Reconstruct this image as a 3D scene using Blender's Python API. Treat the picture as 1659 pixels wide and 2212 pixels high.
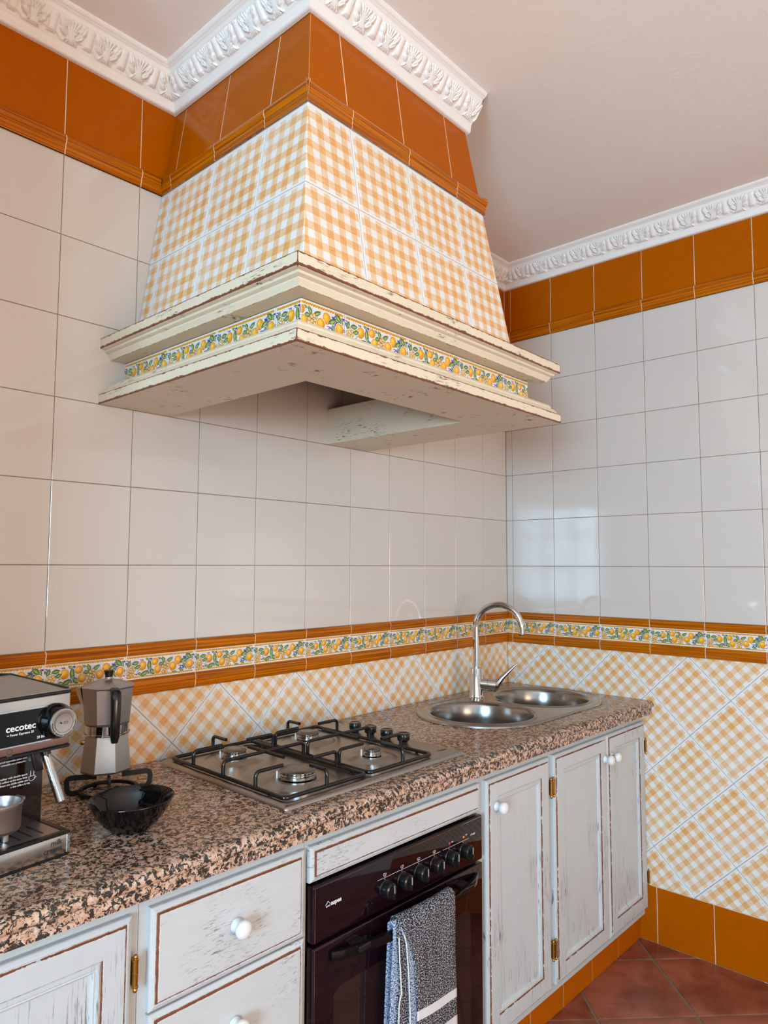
import bpy, bmesh, math, random
import numpy as np
from mathutils import Vector, Matrix, geometry
random.seed(7); PI = math.pi
scene = bpy.context.scene; COL = scene.collection
for o in list(bpy.data.objects): bpy.data.objects.remove(o)

# ------------------------------------------------------------------ camera
cam_d = bpy.data.cameras.new('camera'); cam = bpy.data.objects.new('camera', cam_d); COL.objects.link(cam)
FPX = 1518.59; YAW, PIT, ROL = 0.734769, 0.0756475, 0.00326098
cam_d.sensor_fit = 'HORIZONTAL'; cam_d.sensor_width = 36.0; cam_d.lens = FPX / 1659 * 36; cam_d.clip_start = 0.02
fw = Vector((math.cos(PIT)*math.cos(YAW), math.cos(PIT)*math.sin(YAW), math.sin(PIT)))
rt = Vector((math.sin(YAW), -math.cos(YAW), 0)); up = rt.cross(fw)
R_ = rt*math.cos(ROL) + up*math.sin(ROL); U_ = -rt*math.sin(ROL) + up*math.cos(ROL)
cam.matrix_world = Matrix(((R_.x, U_.x, -fw.x, -2.67906), (R_.y, U_.y, -fw.y, -1.68697), (R_.z, U_.z, -fw.z, 1.38168), (0, 0, 0, 1)))
scene.camera = cam

# ------------------------------------------------------------------ world, lights, exposure
w = bpy.data.worlds.new('world'); scene.world = w; w.use_nodes = True
w.node_tree.nodes['Background'].inputs[0].default_value = (0.75, 0.86, 1.0, 1); w.node_tree.nodes['Background'].inputs[1].default_value = 1.6
def area(name, loc, rot, sx, sy, power, color):
    l = bpy.data.lights.new(name, 'AREA'); l.shape = 'RECTANGLE'; l.size = sx; l.size_y = sy; l.energy = power; l.color = color
    o = bpy.data.objects.new(name, l); o.location = loc; o.rotation_euler = rot; COL.objects.link(o); return o
area('window_daylight', (-5.56, -2.65, 1.55), (0, -PI/2, 0), 1.25, 1.25, 345, (0.42, 0.74, 1.0))       # daylight arriving at window_1
area('warm_fill_light', (-2.35, -4.62, 1.10), (PI/2+0.55, 0, 0), 1.5, 1.5, 85, (1.0, 0.66, 0.38))          # added warm fill, tilted up at the ceiling, entering by fill_window
scene.view_settings.view_transform = 'Standard'; scene.view_settings.look = 'None'
scene.view_settings.gamma = 1; scene.view_settings.use_curve_mapping = False
scene.view_settings.exposure = 0.0

# ------------------------------------------------------------------ node helper
class NG:
    def __init__(s, name):
        s.m = bpy.data.materials.new(name); s.m.use_nodes = True; s.t = s.m.node_tree
        s.p = s.t.nodes['Principled BSDF']
    def n(s, typ, **kw):
        o = s.t.nodes.new(typ)
        for k, v in kw.items(): setattr(o, k, v)
        return o
    def put(s, sock, v):
        if isinstance(v, bpy.types.NodeSocket): s.t.links.new(v, sock)
        elif v is not None:
            if sock.type == 'RGBA' and isinstance(v, (tuple, list)) and len(v) == 3: v = (*v, 1)
            sock.default_value = v
    def math(s, op, a, b=0.5, c=None, clamp=False):
        o = s.n('ShaderNodeMath', operation=op, use_clamp=clamp); s.put(o.inputs[0], a); s.put(o.inputs[1], b)
        if c is not None: s.put(o.inputs[2], c)
        return o.outputs[0]
    def mix(s, f, a, b, blend='MIX'):
        o = s.n('ShaderNodeMix', data_type='RGBA', blend_type=blend); s.put(o.inputs[0], f); s.put(o.inputs[6], a); s.put(o.inputs[7], b); return o.outputs[2]
    def step(s, v, lo, hi):
        o = s.n('ShaderNodeMapRange', interpolation_type='SMOOTHSTEP'); s.put(o.inputs[0], v); s.put(o.inputs[1], lo); s.put(o.inputs[2], hi); return o.outputs[0]
    def co(s, kind='Object', scale=None):
        o = s.n('ShaderNodeTexCoord').outputs[kind]
        if scale:
            q = s.n('ShaderNodeMapping'); s.t.links.new(o, q.inputs[0]); q.inputs['Scale'].default_value = scale; o = q.outputs[0]
        return o
    def noise(s, vec, scale, detail=2, rough=0.5, dist=0.0, col=False):
        o = s.n('ShaderNodeTexNoise'); s.put(o.inputs['Vector'], vec); o.inputs['Scale'].default_value = scale
        o.inputs['Detail'].default_value = detail; o.inputs['Roughness'].default_value = rough; o.inputs['Distortion'].default_value = dist
        return o.outputs['Color' if col else 'Fac']
    def attr(s, name): return s.n('ShaderNodeAttribute', attribute_name=name)
    def rnd(s): return s.n('ShaderNodeObjectInfo').outputs['Random']
    def bump(s, h, strength=0.2, dist=0.001):
        o = s.n('ShaderNodeBump'); s.put(o.inputs['Height'], h); o.inputs['Strength'].default_value = strength; o.inputs['Distance'].default_value = dist
        s.t.links.new(o.outputs[0], s.p.inputs['Normal'])
    def out(s, color=None, rough=0.5, metal=0, spec=0.5, coat=0, coat_r=0.05, emis=None, est=0, trans=0, ior=None, aniso=0):
        p = s.p.inputs
        if color is not None: s.put(p['Base Color'], color)
        s.put(p['Roughness'], rough); s.put(p['Metallic'], metal); s.put(p['Specular IOR Level'], spec)
        s.put(p['Coat Weight'], coat); s.put(p['Coat Roughness'], coat_r); s.put(p['Transmission Weight'], trans)
        if ior: s.put(p['IOR'], ior)
        if aniso: s.put(p['Anisotropic'], aniso)
        if emis: s.put(p['Emission Color'], emis); s.put(p['Emission Strength'], est)
        return s.m
def plain(name, color, **kw): return NG(name).out(color=color, **kw)

# ------------------------------------------------------------------ materials
def mk_white_tile():
    g = NG('white_glazed_tile'); v = g.noise(g.co(), 3.0, 2); r = g.rnd()
    c = g.mix(g.math('MULTIPLY', r, 0.5), (0.60, 0.535, 0.48), (0.575, 0.51, 0.455))
    g.bump(g.noise(g.co(), 9.0, 1), 0.10, 0.002); return g.out(color=c, rough=0.06, spec=0.6)
def mk_orange(name, c1, c2):
    g = NG(name); v = g.noise(g.co(), 30, 4, 0.6); c = g.mix(v, c1, c2); g.bump(g.noise(g.co(), 8.0, 1), 0.08, 0.002)
    return g.out(color=c, rough=0.07, spec=0.05)
def mk_mould():
    g = NG('streaked_orange_glaze'); k = g.attr('streak').outputs['Vector']
    v = g.noise(k, 1.0, 2, 0.5, 0.0); c = g.mix(g.step(v, 0.30, 0.66), (0.24, 0.048, 0.001), (0.52, 0.140, 0.002))
    return g.out(color=c, rough=0.09, spec=0.2)
def mk_gingham():
    g = NG('gingham_printed_tile'); uv = g.n('ShaderNodeUVMap').outputs[0]; sp = g.n('ShaderNodeSeparateXYZ'); g.t.links.new(uv, sp.inputs[0])
    rn = g.rnd(); col = (0.74, 0.71, 0.68)
    def stripe(a, b, k):
        aa = g.math('ADD', a, g.math('MULTIPLY', g.math('SUBTRACT', g.noise(uv, 9, 2), 0.5), 0.012))
        f = g.math('FRACT', g.math('MULTIPLY', g.math('DIVIDE', g.math('SUBTRACT', aa, 0.03), 0.94), 5.0))
        d = g.math('ABSOLUTE', g.math('SUBTRACT', f, 0.5)); m = g.math('SUBTRACT', 1.0, g.step(d, 0.235, 0.262))
        inb = g.math('MULTIPLY', g.step(b, 0.022, 0.032), g.math('SUBTRACT', 1.0, g.step(b, 0.965, 0.978)))
        ina = g.math('MULTIPLY', g.step(a, 0.03, 0.035), g.math('SUBTRACT', 1.0, g.step(a, 0.965, 0.97)))
        cv = g.n('ShaderNodeCombineXYZ')
        g.put(cv.inputs[0], g.math('MULTIPLY', a, 95)); g.put(cv.inputs[1], g.math('MULTIPLY', b, 4.5)); g.put(cv.inputs[2], g.math('MULTIPLY_ADD', rn, 31.0, k))
        br = g.noise(cv.outputs[0], 1.0, 2); den = g.step(br, 0.25, 0.75)
        lg = g.noise(g.n('ShaderNodeTexCoord').outputs['Object'], 5, 1)
        al = g.math('MULTIPLY_ADD', den, 0.34, g.math('MULTIPLY_ADD', lg, 0.50, 0.20))
        return g.math('MULTIPLY', g.math('MULTIPLY', m, g.math('MULTIPLY', inb, ina)), al, clamp=True)
    s1 = stripe(sp.outputs[0], sp.outputs[1], 3.0); s2 = stripe(sp.outputs[1], sp.outputs[0], 11.0)
    tint = (0.97, 0.575, 0.19)
    c = g.mix(s1, col, tint, 'MULTIPLY'); c = g.mix(s2, c, tint, 'MULTIPLY')
    g.bump(g.noise(g.co(), 9.0, 1), 0.06, 0.002)
    return g.out(color=c, rough=0.12, spec=0.25)
def mk_lemon():
    g = NG('lemon_painted_tile'); a = g.attr('paint').outputs['Color']; return g.out(color=a, rough=0.10)
def mk_plaster(name, c, b=0.25):
    g = NG(name); v = g.noise(g.co(), 14, 5, 0.6); c2 = tuple(x*0.95 for x in c); g.bump(g.noise(g.co(), 45, 4, 0.6), b, 0.003)
    return g.out(color=g.mix(v, c, c2), rough=0.75)
def mk_terracotta():
    g = NG('terracotta_tile'); o = g.co(); v = g.noise(o, 7, 5, 0.6, 0.5); c = g.mix(g.step(v, 0.32, 0.68), (0.15, 0.032, 0.016), (0.36, 0.105, 0.058))
    c = g.mix(g.math('MULTIPLY', g.rnd(), 0.3), c, (0.28, 0.08, 0.045)); g.bump(g.noise(o, 25, 4), 0.25, 0.002); return g.out(color=c, rough=0.32, spec=0.4)
def mk_paint(name, base, horiz, amt=1.0, dark=(0.10, 0.085, 0.09), dash=False, sc=None):
    g = NG(name); sc = sc or ((22, 60, 330) if horiz else (330, 60, 16))
    if dash: sc = (42, 42, 300)
    o = g.co(); fine = g.noise(g.co('Object', sc), 1.0, 3, 0.65); patch = g.noise(o, 5.5 if not dash else 9, 2, 0.5)
    sc_m = g.math('MULTIPLY', g.step(fine, 0.55, 0.66), g.step(patch, 0.60 - 0.07*amt, 0.78 - 0.07*amt))
    tone = g.noise(g.co('Object', tuple(x*0.15 for x in sc)), 1.0, 3)
    c = g.mix(tone, base, tuple(x*0.90 for x in base))
    c = g.mix(g.math('MULTIPLY', sc_m, 0.9 if not dash else 1.0), c, dark)
    wv = g.attr('wear').outputs['Fac']; j = g.math('MULTIPLY', g.math('SUBTRACT', g.noise(o, 55, 4, 0.75), 0.5), 1.5)
    wm = g.step(g.math('ADD', wv, g.math('MULTIPLY', j, g.step(wv, 0.02, 0.2))), 0.50, 0.56)
    br = g.mix(g.noise(o, 40, 2), (0.10, 0.028, 0.018), (0.26, 0.085, 0.03))
    c = g.mix(wm, c, br); g.bump(g.math('SUBTRACT', fine, sc_m), 0.12, 0.001)
    return g.out(color=c, rough=0.38, spec=0.4)
def mk_granite():
    g = NG('speckled_granite'); o = g.co(); d = g.noise(o, 80, 2, 0.6, col=True)
    wv = g.mix(0.014, o, d)
    a = g.noise(wv, 105, 4, 0.65, 0.8); b = g.noise(wv, 60, 3, 0.6, 0.4); c3 = g.noise(wv, 190, 3, 0.7)
    sal = g.mix(g.step(b, 0.35, 0.65), (0.50, 0.275, 0.165), (0.64, 0.43, 0.32))
    c = g.mix(g.step(g.noise(wv, 85, 2, 0.5, 1.0), 0.60, 0.66), sal, (0.58, 0.52, 0.44))
    c = g.mix(g.step(a, 0.490, 0.522), c, (0.045, 0.035, 0.028))
    c = g.mix(g.step(g.noise(wv, 90, 3, 0.6, 0.3), 0.62, 0.66), c, (0.15, 0.125, 0.11))
    c = g.mix(g.step(c3, 0.60, 0.64), c, (0.012, 0.010, 0.009))
    return g.out(color=c, rough=0.16, spec=0.35)
def mk_steel(name, c=(0.55, 0.53, 0.50), rough=0.26, sc=(4, 400, 4), b=0.05):
    g = NG(name); f = g.noise(g.co('Object', sc), 1.0, 3); g.bump(f, b, 0.0005)
    return g.out(color=g.mix(f, c, tuple(x*0.85 for x in c)), rough=rough, metal=1)
def mk_towel():
    g = NG('black_white_terry'); uv = g.n('ShaderNodeUVMap').outputs[0]
    q = g.n('ShaderNodeMapping'); g.t.links.new(uv, q.inputs[0]); q.inputs['Scale'].default_value = (330, 330, 1)
    f = g.noise(q.outputs[0], 1.0, 2, 0.7); q2 = g.n('ShaderNodeMapping'); g.t.links.new(uv, q2.inputs[0]); q2.inputs['Scale'].default_value = (330, 8, 1)
    r = g.noise(q2.outputs[0], 1.0, 1)
    m = g.step(g.math('ADD', f, g.math('MULTIPLY', g.math('SUBTRACT', r, 0.5), 0.14)), 0.49, 0.61)
    c = g.mix(m, (0.012, 0.011, 0.020), (0.55, 0.53, 0.54)); g.bump(f, 1.0, 0.003); return g.out(color=c, rough=0.95, spec=0.1)
def mk_towel_blue():
    g = NG('blue_white_terry'); uv = g.n('ShaderNodeUVMap').outputs[0]
    q = g.n('ShaderNodeMapping'); g.t.links.new(uv, q.inputs[0]); q.inputs['Scale'].default_value = (260, 330, 1)
    f = g.noise(q.outputs[0], 1.0, 2, 0.7); c = g.mix(g.step(f, 0.42, 0.56), (0.04, 0.05, 0.11), (0.48, 0.54, 0.66)); g.bump(f, 0.9, 0.002)
    return g.out(color=c, rough=0.95, spec=0.1)
MT = dict(
    white=mk_white_tile(), orange=mk_orange('orange_glazed_tile', (0.43, 0.094, 0.0006), (0.36, 0.074, 0.0004)), mould=mk_mould(), gingham=mk_gingham(), lemon=mk_lemon(),
    grout_b=plain('brown_grout', (0.23, 0.155, 0.11), rough=0.9), grout_w=plain('cream_grout', (0.78, 0.66, 0.52), rough=0.85), grout_t=plain('tan_grout', (0.46, 0.38, 0.30), rough=0.85), grout_g=plain('grey_grout', (0.30, 0.28, 0.27), rough=0.85),
    grout_f=plain('floor_grout', (0.20, 0.145, 0.09), rough=0.9),
    ceil=mk_plaster('ceiling_paint', (0.90, 0.83, 0.765)), wallp=mk_plaster('wall_paint', (0.76, 0.71, 0.66)), cornice=plain('cornice_plaster', (0.80, 0.745, 0.69), rough=0.45),
    terra=mk_terracotta(),
    paint_h=mk_paint('distressed_white_paint_horizontal', (0.68, 0.65, 0.62), True, 1.6), paint_d=mk_paint('worn_white_paint_drawer', (0.56, 0.56, 0.555), True, 3.2, (0.12, 0.11, 0.13), sc=(55, 60, 400)),
    paint_v=mk_paint('distressed_white_paint_vertical', (0.53, 0.54, 0.54), False, 1.9), frame=mk_paint('plain_cabinet_paint', (0.50, 0.51, 0.495), True, -1.0),
    cream=mk_paint('distressed_cream_paint', (0.74, 0.625, 0.455), True, 1.3, (0.045, 0.03, 0.022), True),
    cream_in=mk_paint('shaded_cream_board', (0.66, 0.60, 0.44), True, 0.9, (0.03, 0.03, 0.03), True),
    granite=mk_granite(), steel=mk_steel('brushed_steel', (0.42, 0.38, 0.34), 0.33), sink=mk_steel('sink_steel', (0.36, 0.335, 0.315), 0.20, (200, 200, 6), 0.04),
    steel_v=mk_steel('brushed_steel_face', (0.60, 0.56, 0.52), 0.22, (6, 6, 300), 0.03),
    chrome=plain('chrome', (0.62, 0.61, 0.60), rough=0.05, metal=1), alu=mk_steel('cast_aluminium', (0.50, 0.475, 0.45), 0.36, (90, 90, 6), 0.06),
    enamel=plain('black_enamel', (0.006, 0.0055, 0.0055), rough=0.16), bplast=plain('black_plastic', (0.008, 0.0075, 0.008), rough=0.22), bgloss=plain('black_gloss', (0.003, 0.003, 0.0035), rough=0.06, spec=0.3),
    glass=plain('dark_oven_glass', (0.009, 0.0025, 0.0045), rough=0.035, spec=0.38), brown=plain('dark_brown_gloss', (0.012, 0.005, 0.003), rough=0.06),
    brass=plain('aged_brass', (0.50, 0.27, 0.06), rough=0.25, metal=1), towel=mk_towel(), towelb=mk_towel_blue(), band=plain('white_towel_band', (0.66, 0.63, 0.62), rough=0.95, spec=0.1), hem=plain('cream_hem', (0.70, 0.70, 0.60), rough=0.9),
    ink_w=plain('white_print', (0.75, 0.73, 0.70), rough=0.5), ink_k=plain('black_print', (0.02, 0.02, 0.02), rough=0.5),
    red=plain('red_lens', (0.45, 0.01, 0.03), rough=0.1, coat=1), amber=plain('amber_lens', (0.75, 0.13, 0.01), rough=0.1, coat=1),
    glaze=plain('black_ceramic_glaze', (0.004, 0.003, 0.003), rough=0.04, spec=0.45), knobw=mk_paint('chipped_white_knob', (0.78, 0.75, 0.72), False, 1.4, (0.06, 0.05, 0.05), True),
    iron=plain('cast_iron', (0.006, 0.005, 0.004), rough=0.5, spec=0.3), lampg=plain('lamp_glass', (0.9, 0.85, 0.75), rough=0.3, emis=(1, 0.85, 0.68), est=2.0),
    winf=plain('window_frame_paint', (0.7, 0.7, 0.7), rough=0.4), steelp=plain('polished_aluminium', (0.5, 0.47, 0.44), rough=0.10, metal=1), cap=mk_steel('burner_cap', (0.30, 0.27, 0.24), 0.35, (40, 40, 40), 0.1))

# ------------------------------------------------------------------ mesh helpers
def G_box(x0, x1, y0, y1, z0, z1, b=0.0, seg=1):
    bm = bmesh.new(); bmesh.ops.create_cube(bm, size=1)
    for v in bm.verts: v.co = Vector(((x0+x1)/2 + v.co.x*(x1-x0), (y0+y1)/2 + v.co.y*(y1-y0), (z0+z1)/2 + v.co.z*(z1-z0)))
    if b > 0: bmesh.ops.bevel(bm, geom=list(bm.edges), offset=b, segments=seg, profile=0.5, affect='EDGES')
    bm.verts.index_update(); r = ([tuple(v.co) for v in bm.verts], [[v.index for v in f.verts] for f in bm.faces]); bm.free(); return r
def G_lathe(prof, n=32, axis='z', c=(0, 0, 0), cap=True, ang0=0.0):
    V = []; F = []
    for (r, h) in prof:
        for i in range(n):
            a = ang0 + 2*PI*i/n; x, y = r*math.cos(a), r*math.sin(a)
            V.append((c[0]+x, c[1]+y, c[2]+h) if axis == 'z' else ((c[0]+x, c[1]-h, c[2]+y) if axis == '-y' else (c[0]+h, c[1]+x, c[2]+y)))
    for k in range(len(prof)-1):
        for i in range(n):
            j = (i+1) % n; F.append([k*n+i, k*n+j, (k+1)*n+j, (k+1)*n+i])
    if cap: F.append(list(range(n))[::-1]); F.append([(len(prof)-1)*n+i for i in range(n)])
    return V, F
def G_tube(path, r, n=10, closed=False, cap=True):
    P = [Vector(p) for p in path]; m = len(P); V = []; F = []; rr = r if isinstance(r, (list, tuple)) else [r]*m
    t0 = (P[1]-P[0]).normalized(); nrm = t0.orthogonal().normalized(); prev = t0
    for i in range(m):
        if closed: t = (P[(i+1) % m]-P[i-1]).normalized()
        else: t = (P[min(i+1, m-1)]-P[max(i-1, 0)]).normalized()
        q = prev.rotation_difference(t); nrm = (q @ nrm); nrm = (nrm - t*nrm.dot(t)).normalized(); prev = t; bn = t.cross(nrm)
        for k in range(n):
            a = 2*PI*k/n; V.append(tuple(P[i] + (nrm*math.cos(a)+bn*math.sin(a))*rr[i]))
    for i in range(m if closed else m-1):
        i2 = (i+1) % m
        for k in range(n): k2 = (k+1) % n; F.append([i*n+k, i*n+k2, i2*n+k2, i2*n+k])
    if cap and not closed: F.append(list(range(n))[::-1]); F.append([(m-1)*n+k for k in range(n)])
    return V, F
def fillet(pts, r, seg=4):
    P = [Vector(p) for p in pts]; out = [P[0]]
    for i in range(1, len(P)-1):
        a, b, c = P[i-1], P[i], P[i+1]; d1 = (a-b); d2 = (c-b); rr = min(r, d1.length*0.49, d2.length*0.49); p1 = b+d1.normalized()*rr; p2 = b+d2.normalized()*rr
        for k in range(seg+1):
            t = k/seg; out.append(p1*(1-t)**2 + b*2*t*(1-t) + p2*t*t)
    out.append(P[-1]); return [tuple(p) for p in out]
def G_prism(poly, z0, z1):
    n = len(poly); V = [(x, y, z0) for x, y in poly]+[(x, y, z1) for x, y in poly]
    return V, [list(range(n))[::-1], list(range(n, 2*n))]+[[i, (i+1) % n, n+(i+1) % n, n+i] for i in range(n)]
def G_map(g, f): return [tuple(f(Vector(v))) for v in g[0]], g[1]
def G_join(*gs):
    V = []; F = []
    for v, f in gs: k = len(V); V += v; F += [[i+k for i in q] for q in f]
    return V, F
def mesh(name, g, mats, smooth=False, fm=None, base=(0, 0, 0)):
    V, F = g; me = bpy.data.meshes.new(name); me.from_pydata([(v[0]-base[0], v[1]-base[1], v[2]-base[2]) for v in V], [], F)
    for m in (mats if isinstance(mats, list) else [mats]): me.materials.append(m)
    if fm: me.polygons.foreach_set('material_index', fm)
    me.update()
    bm = bmesh.new(); bm.from_mesh(me); bmesh.ops.recalc_face_normals(bm, faces=bm.faces); bm.to_mesh(me); bm.free()
    if smooth:
        me.polygons.foreach_set('use_smooth', [True]*len(me.polygons)); me.set_sharp_from_angle(angle=math.radians(38 if smooth is True else smooth))
    return me
def link(name, me, parent=None, loc=(0, 0, 0)):
    o = bpy.data.objects.new(name, me); COL.objects.link(o); o.location = loc
    if parent: o.parent = parent
    return o
def tag(o, label=None, cat=None, group=None, kind=None):
    if label: o['label'] = label
    if cat: o['category'] = cat
    if group: o['group'] = group
    if kind: o['kind'] = kind
    return o
# the base units stand 1.13 degrees off the wall line: LF is their frame
A_ = math.radians(1.13); ex = Vector((math.cos(A_), -math.sin(A_), 0)); ey = Vector((math.sin(A_), math.cos(A_), 0)); T0 = Vector((0, -0.6, 0)) + ey*0.6
LF = Matrix(((ex.x, ey.x, 0, T0.x), (ex.y, ey.y, 0, T0.y), (0, 0, 1, 0), (0, 0, 0, 1))); WF = Matrix.Identity(4)
def thing(name, label, cat, base=(0, 0, 0), frame=WF, group=None):
    o = bpy.data.objects.new(name, None); COL.objects.link(o); o.empty_display_size = 0.05
    o.matrix_world = frame @ Matrix.Translation(base); o['bx'] = list(base); tag(o, label, cat, group); return o
def part(t, name, g, mat, smooth=False, fm=None, top=None, label=None):
    b = (top or t).get('bx', (0, 0, 0)); o = link(name, mesh(name, g, mat, smooth, fm, b), t)
    if label: o['label'] = label
    return o
def wear_attr(me, vals):
    a = me.attributes.new('wear', 'FLOAT', 'POINT'); a.data.foreach_set('value', vals)
def text(s, size, mat, M, parent, name='lettering', width=None, bold=0.0, base=(0, 0, 0), align='LEFT'):
    cu = bpy.data.curves.new(name, 'FONT'); cu.body = s; cu.size = size; cu.extrude = 0.00012; cu.offset = bold*size; cu.align_x = align; cu.resolution_u = 3
    tmp = bpy.data.objects.new('tmp', cu); COL.objects.link(tmp); bpy.context.view_layer.update()
    me = bpy.data.meshes.new_from_object(tmp); bpy.data.objects.remove(tmp)
    k = 1.0
    if width: xs = [v.co.x for v in me.vertices]; k = width/(max(xs)-min(xs))
    me.transform(Matrix.Translation(-Vector(base)) @ M @ Matrix.Diagonal((k, 1, 1, 1))); me.materials.clear(); me.materials.append(mat); me.name = name
    return link(name, me, parent)

# ------------------------------------------------------------------ tiling
class Frame:
    def __init__(s, P, eu, ev): s.P = Vector(P); s.u = Vector(eu); s.v = Vector(ev).normalized(); s.n = s.u.cross(s.v).normalized()
    def at(s, u, v, d=0): return s.P + s.u*u + s.v*v + s.n*d
def clip(poly, a, b, c):          # keep a*x+b*y<=c
    out = []
    for i in range(len(poly)):
        p, q = poly[i-1], poly[i]; dp, dq = a*p[0]+b*p[1]-c, a*q[0]+b*q[1]-c
        if (dp <= 0) != (dq <= 0): t = dp/(dp-dq); out.append((p[0]+(q[0]-p[0])*t, p[1]+(q[1]-p[1])*t))
        if dq <= 0: out.append(q)
    return out
def area2(p): return 0.5*sum(p[i-1][0]*p[i][1]-p[i][0]*p[i-1][1] for i in range(len(p)))
def clean(p):
    o = []
    for q in p:
        if not o or math.hypot(q[0]-o[-1][0], q[1]-o[-1][1]) > 1e-4: o.append(q)
    if len(o) > 1 and math.hypot(o[0][0]-o[-1][0], o[0][1]-o[-1][1]) < 1e-4: o.pop()
    return o
def inset(p, d):                  # convex ccw inset
    q = p
    for i in range(len(p)):
        a, b = p[i-1], p[i]; ex_, ey_ = b[0]-a[0], b[1]-a[1]; L = math.hypot(ex_, ey_)
        nx, ny = ey_/L, -ex_/L; q = clip(q, nx, ny, nx*a[0]+ny*a[1]-d)
        if len(q) < 3: return []
    return clean(q)
TILES = {}
def tile(parent, name, F, poly, mat, gap=0.0009, th=0.0016, bev=0.0009, uvf=None):
    p = clean(poly)
    if len(p) < 3: return
    if area2(p) < 0: p = p[::-1]
    p = inset(p, gap)
    if len(p) < 3 or area2(p) < 4e-5: return
    q = inset(p, bev)
    if len(q) != len(p): q = [(x, y) for x, y in p]
    n = len(p); V = [tuple(F.at(x, y, 0)) for x, y in q]+[tuple(F.at(x, y, -bev*0.7)) for x, y in p]+[tuple(F.at(x, y, -th)) for x, y in p]
    Fc = [list(range(n))]+[[i, n+i, n+(i+1) % n, (i+1) % n] for i in range(n)]+[[n+i, 2*n+i, 2*n+(i+1) % n, n+(i+1) % n] for i in range(n)]
    c = Vector(V[0]); key = (mat.name, len(V), tuple(round(k, 4) for v in V for k in (Vector(v)-c)))
    if uvf is None and key in TILES: me = TILES[key]
    else:
        me = mesh(name, (V, Fc), mat, base=c); TILES[key] = me
        if uvf:
            ul = me.uv_layers.new(name='UVMap'); src = q+p+p
            for lp in me.loops: ul.data[lp.index].uv = uvf(*src[lp.vertex_index])
    return link(name, me, parent, c)
def grid_tiles(parent, F, us, vs, mat, name='tile', cuts=(), uv=False, skip=None, **kw):
    for i in range(len(us)-1):
        for j in range(len(vs)-1):
            a, b, c, d = us[i], us[i+1], vs[j], vs[j+1]; poly = [(a, c), (b, c), (b, d), (a, d)]
            if skip and skip((a+b)/2, (c+d)/2): continue
            for k in cuts: poly = clip(poly, *k)
            if len(clean(poly)) < 3: continue
            uvf = None
            if uv:
                ju, jv = uv[0](i, j)
                uvf = (lambda x, y, ju=ju, jv=jv: ((x-ju)/0.2, (y-jv)/0.2))
            tile(parent, name, F, poly, mat, uvf=uvf, **kw)
def diag_tiles(parent, F, node, half, box, mat, name='tile', uv=True, **kw):
    u0, u1, v0, v1 = box
    for i in range(-40, 41):
        for j in range(-40, 41):
            if (i+j) % 2: continue
            cx, cy = node[0]+i*half, node[1]+half+j*half
            if not (u0-half < cx < u1+half and v0-half < cy < v1+half): continue
            p = [(cx-half, cy), (cx, cy-half), (cx+half, cy), (cx, cy+half)]
            for k in ((1, 0, u1), (-1, 0, -u0), (0, 1, v1), (0, -1, -v0)): p = clip(p, *k)
            if len(clean(p)) < 3: continue
            s = 2*half/math.sqrt(2); r2 = math.sqrt(0.5)
            uvf = (lambda x, y, cx=cx, cy=cy, s=s: (0.5+((x-cx)+(y-cy))*r2/s, 0.5+((y-cy)-(x-cx))*r2/s)) if uv else None
            tile(parent, name, F, p, mat, uvf=uvf, **kw)
MPROF = [(0, 0), (0.0045, 0.0), (0.0052, 0.09), (0.0048, 0.20), (0.0072, 0.26), (0.0075, 0.36), (0.0068, 0.41), (0.0095, 0.48), (0.0120, 0.58), (0.0128, 0.70), (0.0120, 0.84), (0.0090, 0.94), (0.0050, 0.985), (0, 1.0)]
LPROF = [(0, 0), (0.0050, 0.0), (0.0072, 0.10), (0.0085, 0.30), (0.0080, 0.42), (0.0092, 0.50), (0.0095, 0.70), (0.0082, 0.88), (0.0050, 0.98), (0, 1.0)]
def moulding(parent, F, u0, u1, v0, h, prof, m0=0, m1=0, name='border_moulding', g0=0.0011, g1=0.0011, mat=None, off=0.0):
    n = len(prof); V = []; SV = []; N = 6; ph = random.uniform(0, 90)
    for i in range(N+1):
        t = i/N
        for d, z in prof:
            a = u0+g0+m0*d; b = u1-g1+m1*d; u = a+(b-a)*t; V.append(tuple(F.at(u, v0+z*h, d-off))); SV.append((ph+u*3.0, ph+z*h*330+d*150, ph))
    Fc = []
    for i in range(N):
        for k in range(n-1): Fc.append([i*n+k, i*n+k+1, (i+1)*n+k+1, (i+1)*n+k])
    Fc += [list(range(n)), list(range(N*n, (N+1)*n))]
    c = V[0]; me = mesh(name, (V, Fc), mat or MT['mould'], smooth=30, base=c)
    a = me.attributes.new('streak', 'FLOAT_VECTOR', 'POINT'); a.data.foreach_set('vector', [x for s in SV for x in s])
    return link(name, me, parent, c)

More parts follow.
